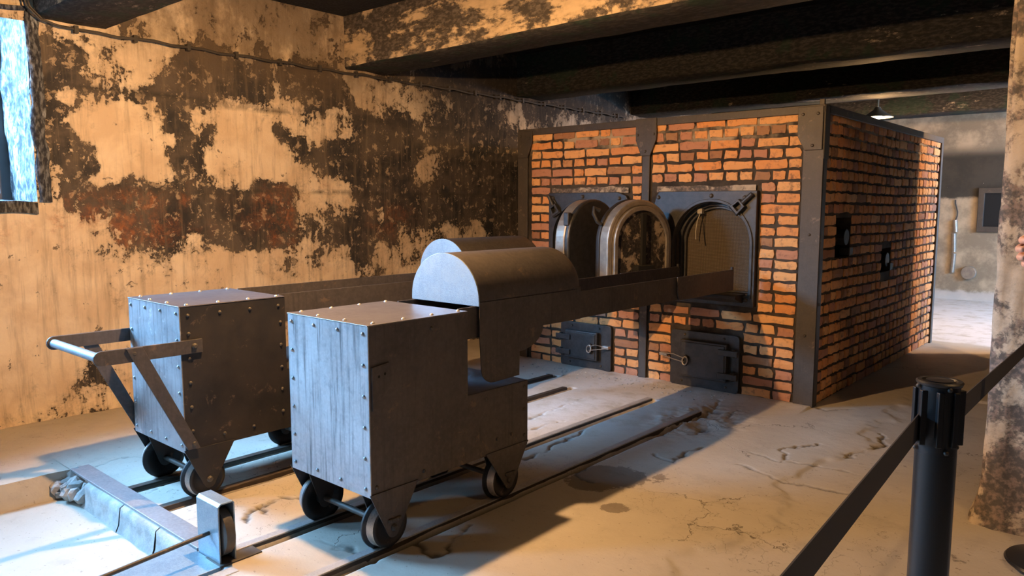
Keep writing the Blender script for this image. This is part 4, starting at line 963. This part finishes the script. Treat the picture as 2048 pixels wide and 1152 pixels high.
        for y_, z_ in ((yf + .06, hz), (yf + .035, zb + .04)): place(bolt, 'bolt', M['rust'], (xr + .012, y_, z_), t, (0, 0, PI/2), (1.3, 1.6, 1.3))
        place(bolt, 'bolt', None, (xr + .012, yf - .21, hz + .005), t, (0, 0, PI/2), (1.2, 1.2, 1.2))
    else:
        # torn handle socket left on the side plate
        MB().prism([(yf + .012, .775), (yf + .10, .785), (yf + .105, .70), (yf + .085, .665), (yf + .04, .655), (yf + .012, .60)], 'x', xr - .001, xr + .008).build('handle_socket', M['brown'], t, .002)
        for y_, z_ in ((yf + .045, .735), (yf + .075, .742)): MB().cyl((xr + .002, y_, z_), (xr + .0086, y_, z_), .006, n=10).build('bolt_hole', M['soot'], t)
    return t, cx
rivet.materials.append(M['iron'])
NX, NYF, FX, FYF = -2.30, 1.782, -3.38, 1.556
t1, c1 = trolley(NX, NYF, 0, False, 'bare grey steel loading trolley without a push handle', 2.15, 5.06)
t2, c2 = trolley(FX, FYF, 0, True, 'blackened steel loading trolley with a push handle', 1.95, 4.50)

def hood(cx, y0, label):
    """sheet cover riding on the trough: half round top, closed disc end, cheek hanging to the deck"""
    L = .77; hw = .226; zt = 1.178; zs = .965
    t = thing('sliding_hood', (cx, y0 + L/2, .56), label, 'hood', 'hoods on the troughs')
    def sec(s=1.0, hw=hw):
        n = 22; pts = []
        for i in range(n + 1):
            a = PI * i / n; pts.append((cx - hw * math.cos(a), zs + (zt - zs) * math.sin(a)))
        return pts
    S = sec(); lo = .962
    prof = [(cx - hw, lo)] + S + [(cx + hw, lo)]
    inn = [(cx - hw + .005, lo)] + [(cx + (x - cx) * .977, zs + (z - zs) * .977) for x, z in S] + [(cx + hw - .005, lo)]
    m = len(prof); mb = MB(); rows = []
    ysamp = [y0, y0 + .003, y0 + L * .5, y0 + L * .93, y0 + L * .985, y0 + L]
    for j, y in enumerate(ysamp):
        k = 1.0 if j < 4 else (.985 if j == 4 else .955)
        rows.append([(cx + (x - cx) * (k if z > zs else 1), y, zs + (z - zs) * k if z > zs else z) for x, z in prof])
    vs = [p for r in rows for p in r]; fs = [(j*m+i, j*m+i+1, (j+1)*m+i+1, (j+1)*m+i) for j in range(len(rows)-1) for i in range(m-1)]
    mb.add(vs, fs); o = mb.build('cover', M['brown'], t, 0, True); sm = o.modifiers.new('thick', 'SOLIDIFY'); sm.thickness = .004; sm.offset = -1
    # hanging cheeks
    for sx in (1, -1):
        xa = cx + sx * hw; xb = xa - sx * .005
        pts = [(y0, lo + .012), (y0, .80), (y0 + .01, .66)] + [(y0 + .01 + .085 * (1 - math.cos(a)), .655 - .075 * math.sin(a)) for a in np.linspace(.15, PI/2, 6)] + [(y0 + .275, .585), (y0 + .277, .70)] \
            + [(y0 + .277 + .18 * math.sin(a), .70 + .105 * (1 - math.cos(a))) for a in np.linspace(.2, PI/2, 6)] + [(y0 + .62, .803), (y0 + L, .803), (y0 + L, lo + .012)]
        MB().prism(pts, 'x', min(xa, xb), max(xa, xb)).build('cheek', M['brown'], t, .001)
    MB().prism([(cx - hw, .945)] + S + [(cx + hw, .945)], 'y', y0 - .006, y0 + .002).build('end_disc', M['galv'], t, .001)
    MB().prism([(cx + (x - cx) * .95, zs + (z - zs) * .95) for x, z in S], 'y', y0 + L - .008, y0 + L).build('end_disc', M['brown'], t, .001)
    return t
hood(c1, 2.44, 'brown sheet-metal hood with pale disc end on the bare trolley')
hood(c2, 3.46, 'brown sheet-metal hood with pale disc end, pushed near the furnace on the handled trolley')

# ------------------------------------------------------------------ wall cable
cb = thing('wall_cable', (WX + .03, 4.5, 2.5), 'thin sooty electric cable clipped along the left wall', 'cable')
for off in (0, .018):
    pth = []
    for y in np.arange(1.95 - off, 8.45, .12): pth.append((WX + .055 - .012 * math.sin(y * 7), y, 2.52 + .004 * math.sin(y * 17) + off * .35 - .006 * math.cos(y * 2 * PI / .37)))
    pre = [(WX + .06, 1.63 - off, 3.0), (WX + .06, 1.64 - off, 2.72), (WX + .06, 1.66 - off, 2.62), (WX + .06, 1.73 - off, 2.55), (WX + .06, 1.83 - off, 2.525 + off * .3)]
    MB().tube(pre + pth, .0065, 7).build('cable_run', M['cable'], cb, 0, True)
clip = MB().box(-.012, .02, -.012, .012, -.022, .026).mesh('clip'); clip.materials.append(M['cable'])
for i in range(18): place(clip, 'clip', None, (WX + .045, 1.92 + .37 * i, 2.522), cb)

# ------------------------------------------------------------------ lamps
def lamp(key, label, drop_from, real_size=.06, shade=.16):
    (x, y, z), pw = LAMPS[key]
    t = thing('ceiling_lamp', (x, y, z + .1), label, 'lamp', 'warm ceiling lamps')
    MB().lathe([(.03, .16), (.045, .13), (shade * .62, .085), (shade, .045), (shade, .040), (shade * .60, .078), (.035, .12)], 'z', (x, y, z), 28).build('shade', M['enamel'], t, 0, True)
    bm = bmesh.new(); bmesh.ops.create_uvsphere(bm, u_segments=16, v_segments=10, radius=.034); me = bpy.data.meshes.new('bulb'); bm.to_mesh(me); bm.free()
    for p in me.polygons: p.use_smooth = True
    place(me, 'bulb', M['bulb'], (x, y, z + .055), t, (0, 0, 0), (1.35, 1.35, 1))
    MB().cyl((x, y, z + .15), (x, y, drop_from + .01), .012, n=10).build('stem', M['enamel'], t)
    MB().cyl((x, y, drop_from - .03), (x, y, drop_from + .005), .05, n=16).build('rose', M['enamel'], t, .003)
    d = bpy.data.lights.new('lamp_light', 'POINT'); d.energy = pw; d.color = WARM; d.shadow_soft_size = .025
    lo = bpy.data.objects.new('lamp_light', d); col.objects.link(lo); lo.location = (x, y, z - .005); lo.parent = t; lo.matrix_parent_inverse = t.matrix_basis.inverted()
lamp('main', 'warm shaded lamp hanging from the beam over the trolleys', BEAMZ)
lamp('right', 'warm shaded lamp on the ceiling above the visitors', CEIL)
lamp('side', 'warm shaded lamp behind the added wall at the far room', CEIL)
lamp('back', 'glowing dish lamp hanging behind the furnace', CEIL, shade=.17)

# ------------------------------------------------------------------ barrier
def stanchion(x, y, top, label):
    t = thing('barrier_post', (x, y, 0), label, 'barrier', 'belt barrier posts')
    R = .040
    MB().lathe([(0, 0), (.175, 0), (.178, .006), (.172, .014), (.09, .034), (.05, .042), (0, .042)], 'z', (x, y, .004), 48).build('base', M['stan'], t, 0, True)
    MB().cyl((x, y, .04), (x, y, top - .155), R, n=40, caps=True).build('tube', M['stan'], t, 0, True)
    MB().lathe([(0, -.16), (.0395, -.16), (.0395, -.01), (.043, -.008), (.045, -.003), (.042, .0), (.034, .0), (.031, -.004), (0, -.004)], 'z', (x, y, top), 40).build('head', M['plastic'], t, 0, True)
    MB().lathe([(0, -.002), (.024, -.002), (.026, .0005), (0, .0025)], 'z', (x, y, top), 32).build('cap_button', M['plastic'], t, 0, True)
    for i in range(4):
        a = math.radians(38 + 90 * i); d = Vector((math.cos(a), math.sin(a), 0)); n_ = Vector((-d.y, d.x, 0))
        for sgn in (-1, 1):
            mb = MB(); c0 = Vector((x, y, top)) + d * .041 + n_ * sgn * .0155
            vs = []
            for zz in (-.135, -.018):
                for u, w in ((-.006, -.010), (.006, -.010), (.006, .004), (-.006, .004)): vs.append(c0 + n_ * u + d * w + Vector((0, 0, zz)))
            mb.add(vs, [(0,1,2,3), (4,7,6,5), (0,4,5,1), (1,5,6,2), (2,6,7,3), (3,7,4,0)]); mb.build('belt_slot', M['plastic'], t, .002)
        place(rivet, 'screw', None, tuple(Vector((x, y, top - .012)) + d * .043), t, (0, 0, a + PI/2), (.6, .6, .6))
        place(rivet, 'screw', None, tuple(Vector((x, y, top - .145)) + d * .043), t, (0, 0, a + PI/2), (.6, .6, .6))
    return t
s1p = onz(1880, 760, 1.035); SX, SY = s1p[0], s1p[1]
st1 = stanchion(SX, SY, 1.035, 'black belt barrier post standing before the furnace with both belts drawn')
st2 = stanchion(-0.25, 3.50, 1.035, 'black belt barrier post standing in front of the plastered pillar')
st3 = stanchion(-0.25, -0.35, 1.035, 'black belt barrier post behind the viewer')
def belt(parent, a, b, sag, hgt, twist=0.0, n=28):
    a = Vector(a); b = Vector(b); d = (b - a); nrm = Vector((-d.y, d.x, 0)).normalized(); vs = []
    for i in range(n + 1):
        u = i / n; p = a + d * u; p.z -= sag * 4 * u * (1 - u); tw = twist * math.sin(PI * u)
        up_ = (Vector((0, 0, 1)) * math.cos(tw) + nrm * math.sin(tw)) * (hgt / 2); th = nrm * .0012
        vs += [p - up_ - th, p + up_ - th, p + up_ + th, p - up_ + th]
    fs = [(4*i+k, 4*i+(k+1) % 4, 4*i+4+(k+1) % 4, 4*i+4+k) for i in range(n) for k in range(4)] + [(0, 3, 2, 1), (4*n, 4*n+1, 4*n+2, 4*n+3)]
    return MB().add(vs, fs).build('belt', M['belt'], parent, 0, True)
p1 = onz(1852, 850, .925); p2 = onz(1649, 1105, .925)
dir_ = (p2 - p1); dir_ /= np.linalg.norm(dir_[:2])
pe = p1 + dir_ * ((p1[1] + .30) / abs(dir_[1]))
belt(st1, (SX - .03, SY - .03, .935), (-.25, -.31, .93), 0.0, .056, 0.0)
q2 = ony(2078, 672, PY0 - .03)
belt(st1, (SX + .03, SY + .032, .965), tuple(q2), 0.0, .050)
wc = thing('belt_clip', tuple(q2), 'black belt receiver clip screwed to the plastered pillar', 'clip')
MB().box(q2[0] - .03, q2[0] + .03, PY0 - .035, PY0 + .01, q2[2] - .045, q2[2] + .045).build('clip_body', M['plastic'], wc, .006)
MB().box(q2[0] - .045, q2[0] + .045, PY0 - .015, PY0 + .012, q2[2] - .06, q2[2] + .06).build('clip_plate', M['plastic'], wc, .004)

# ------------------------------------------------------------------ visitor: only the reaching hand enters the view
def make_person():
    base = Vector((0.31, 2.28, 0.0)); f = Vector((-0.95, 0.31, 0)).normalized(); r = Vector((f.y, -f.x, 0))
    W = lambda p: base + r * p[0] + f * p[1] + Vector((0, 0, p[2]))
    V, E, R = [], [], []
    def v(p, rx, ry=None, par=None, world=False):
        V.append(Vector(p) if world else W(p)); R.append((rx, ry or rx))
        if par is not None: E.append((par, len(V) - 1))
        return len(V) - 1
    pel = v((0, 0, .96), .155, .115); w1 = v((0, .005, 1.10), .145, .10, pel); ch = v((0, .01, 1.30), .17, .115, w1); nb = v((0, -.005, 1.445), .085, .075, ch)
    nk = v((0, .005, 1.52), .054, .058, nb); jaw = v((0, .030, 1.590), .060, .072, nk); hd = v((0, .012, 1.665), .080, .098, jaw); tp = v((0, .0, 1.735), .062, .075, hd)
    v((0, .105, 1.635), .013, .013, hd); v((.083, 0, 1.645), .014, .02, hd); v((-.083, 0, 1.645), .014, .02, hd)
    for sx in (1, -1):
        hp = v((sx * .092, 0, .87), .092, .098, pel); kn = v((sx * .10, .02, .50), .062, .066, hp); an = v((sx * .105, -.02, .095), .042, .046, kn)
        ft = v((sx * .11, .07, .045), .042, .036, an); v((sx * .115, .16, .034), .036, .028, ft)
    def hand(wrist, d, side, curl, grip):
        """d: direction of the palm, side: towards the thumb, curl: palm side"""
        d = d.normalized(); side = (side - d * side.dot(d)).normalized(); curl = curl.normalized()
        pm = v(V[wrist] + d * .045, .030, .020, wrist, True); ids = []
        for k, (off, ln) in enumerate(((.030, .078), (.010, .086), (-.011, .080), (-.030, .064))):
            kb = v(V[wrist] + d * (.090 - abs(off) * .15) + side * off, .0105, None, pm, True); p = V[kb]; par = kb; a = grip * .55
            for sg in (.42, .32, .26):
                p = p + (d * math.cos(a) + curl * math.sin(a)) * (ln * sg); par = v(p, .0092 if sg > .3 else .0080, None, par, True); a += grip
        tb = v(V[wrist] + d * .030 + side * .034, .014, None, pm, True); t1 = v(V[tb] + d * .030 + side * .022 + curl * .012, .0105, None, tb, True)
        v(V[t1] + d * .030 + side * .002 + curl * .014, .0092, None, t1, True)
    # hanging right arm
    sh = v((.185, 0, 1.405), .062, None, ch); el = v((.235, -.03, 1.13), .043, None, sh); fo = v((.245, .0, 1.0), .040, None, el); wr = v((.25, .05, .885), .028, .022, fo)
    hand(wr, Vector((0, 0, -1)) + f * .25, f, -r, .38)
    # reaching left arm
    T = Vector((-0.160, 2.200, 1.305)); S = W((-.185, 0, 1.405)); sl = v(S, .062, None, ch, True)
    mid = S * .5 + T * .5 + Vector((0, 0, -.075)); e2 = v(mid, .043, None, sl, True); f2 = v(mid * .55 + T * .45, .039, None, e2, True); w2 = v(T, .029, .023, f2, True)
    hand(w2, Vector((-1, .08, -.10)), Vector((0.05, .25, 1)), Vector((0, -1, -.15)), .95)
    me = bpy.data.meshes.new('skeleton'); me.from_pydata([tuple(p) for p in V], E, []); ob = bpy.data.objects.new('skeleton', me); col.objects.link(ob)
    sk = ob.modifiers.new('skin', 'SKIN'); sk.use_smooth_shade = True
    for i, d in enumerate(me.skin_vertices[0].data): d.radius = R[i]; d.use_root = (i == 0)
    ob.modifiers.new('sub', 'SUBSURF').levels = 2
    dg = bpy.context.evaluated_depsgraph_get(); ev = ob.evaluated_get(dg); fm = bpy.data.meshes.new_from_object(ev)
    bpy.data.objects.remove(ob)
    fm.materials.clear()
    for k in ('jacket', 'trouser', 'shoe', 'skin'): fm.materials.append(M[k])
    wr1, wr2 = V[wr], V[w2]
    for p in fm.polygons:
        c = p.center; z = c.z; k = 0
        if z < .085: k = 2
        elif z < .97: k = 1
        if z > 1.495: k = 3
        if (c - wr1).length < .22 and (c - wr1).dot(Vector((0, 0, -1))) > -.005 and (c - base).dot(r) > .19: k = 3
        elif k == 1 and (c - base).dot(r) > .195: k = 0
        if (c - wr2).length < .25 and (c - wr2).dot(Vector((-1, 0, 0))) > -.01: k = 3
        p.material_index = k; p.use_smooth = True
    t = thing('person', tuple(base), 'person in a dark jacket reaching a bare hand past the pillar', 'person')
    o = bpy.data.objects.new('body', fm); col.objects.link(o); o.parent = t; o.matrix_parent_inverse = t.matrix_basis.inverted()
    # hair cap, eyes and mouth
    bm = bmesh.new(); bmesh.ops.create_uvsphere(bm, u_segments=24, v_segments=16, radius=1)
    bmesh.ops.delete(bm, geom=[q for q in bm.verts if q.co.z < -.15 and q.co.y > -.35 or q.co.z < -.65 or (q.co.y > .55 and q.co.z < .42)], context='VERTS')
    hm = bpy.data.meshes.new('hair'); bm.to_mesh(hm); bm.free()
    for p in hm.polygons: p.use_smooth = True
    h = place(hm, 'hair', M['hair'], tuple(W((0, -.004, 1.675))), t, (0, 0, math.atan2(-f.x, f.y)), (.092, .108, .108)); sd = h.modifiers.new('s', 'SOLIDIFY'); sd.thickness = .05
    for sx in (-.031, .031):
        bm = bmesh.new(); bmesh.ops.create_uvsphere(bm, u_segments=12, v_segments=8, radius=.012); em = bpy.data.meshes.new('eye'); bm.to_mesh(em); bm.free()
        e = place(em, 'eye', M['white'], tuple(W((sx, .088, 1.662))), t)
    MB().tube([W((-.024, .094, 1.598)), W((0, .102, 1.597)), W((.024, .094, 1.598))], .006, 6).build('mouth', M['lip'], t, 0, True)
make_person()

# ------------------------------------------------------------------ fittings on the far wall
pA = ony(1912, 440, BACKY); pB = ony(1912, 545, BACKY); pC = ony(1938, 545, BACKY); pF = ony(1988, 420, BACKY)
cd = thing('conduit', (pA[0], BACKY - .02, pB[2]), 'short broken metal conduit with round junction box on the far wall', 'conduit')
for za, zb_ in ((pA[2], pA[2] - .18), (pA[2] - .20, pA[2] - .48), (pA[2] - .50, pB[2])):
    MB().cyl((pA[0] + random.uniform(-.02, .02), BACKY - .02, za), (pA[0] + random.uniform(-.02, .02), BACKY - .02, zb_), .032, n=12).build('pipe', M['rimcast'], cd, .004)
MB().cyl((pC[0], BACKY - .06, pC[2]), (pC[0], BACKY + .005, pC[2]), .10, n=20).build('junction_box', M['rimcast'], cd, .01)
MB().tube([(pA[0] + .02 * math.sin(k), BACKY - .02, pA[2] + .06 * k) for k in range(6)], .010, 6).build('wire', M['cable'], cd, 0, True)
fr = thing('wall_niche_frame', (pF[0], BACKY - .03, pF[2] - .3), 'small grey wooden frame around a niche in the far wall', 'frame')
MB().ring([(pF[0] - .2, pF[2] - .32), (pF[0] + .3, pF[2] - .32), (pF[0] + .3, pF[2] + .32), (pF[0] - .2, pF[2] + .32)], [(pF[0] - .12, pF[2] - .24), (pF[0] + .22, pF[2] - .24), (pF[0] + .22, pF[2] + .24), (pF[0] - .12, pF[2] + .24)], 'y', BACKY - .05, BACKY + .01).build('frame_border', M['iron'], fr, .006)
MB().box(pF[0] - .13, pF[0] + .23, BACKY - .012, BACKY + .01, pF[2] - .25, pF[2] + .25).build('niche_back', M['soot'], fr)

# ------------------------------------------------------------------ mortar smears above the mouths and crumbs at the furnace foot
for k, PL in enumerate(PLATES):
    n = 40; xs_ = np.linspace(PL[0] + .02, PL[1] - .02, n); P = np.zeros((n, 3, 3))
    top = 1.545 + (fbm(xs_, np.full(n, k * 3.0), 80, 4, 5) - .4) * .05
    for j, (yy, zf) in enumerate(((FY - .004, None), (FY - .008, .5), (FY - .006, 0))):
        P[:, j, 0] = xs_; P[:, j, 1] = yy; P[:, j, 2] = top if zf is None else 1.500 + (top - 1.500) * zf
    o = link(grid_mesh('mortar_smear', P), 'mortar_smear', M['pillar'], fur)
cv, cf = [], []
for i in range(260):
    u = random.random(); x = random.uniform(-4.2, -2.35); y = FY - .06 - abs(random.gauss(0, .14)); sz = random.uniform(.004, .011)
    n0 = len(cv); z = .006
    for d in ((1,0,0), (-1,0,0), (0,1,0), (0,-1,0), (0,0,1), (0,0,-.6)): cv.append((x + d[0]*sz*random.uniform(.7, 1.5), y + d[1]*sz*random.uniform(.7, 1.5), z + d[2]*sz*.8))
    cf += [(n0+a, n0+b_, n0+c_) for a, b_, c_ in ((0,2,4), (2,1,4), (1,3,4), (3,0,4), (2,0,5), (1,2,5), (3,1,5), (0,3,5))]
mb = MB(); mb.v = cv; mb.f = cf
o = mb.build('mortar_crumbs', M['concrete']); tag(o, 'scattered mortar crumbs on the cement at the furnace foot', 'debris', kind='stuff')
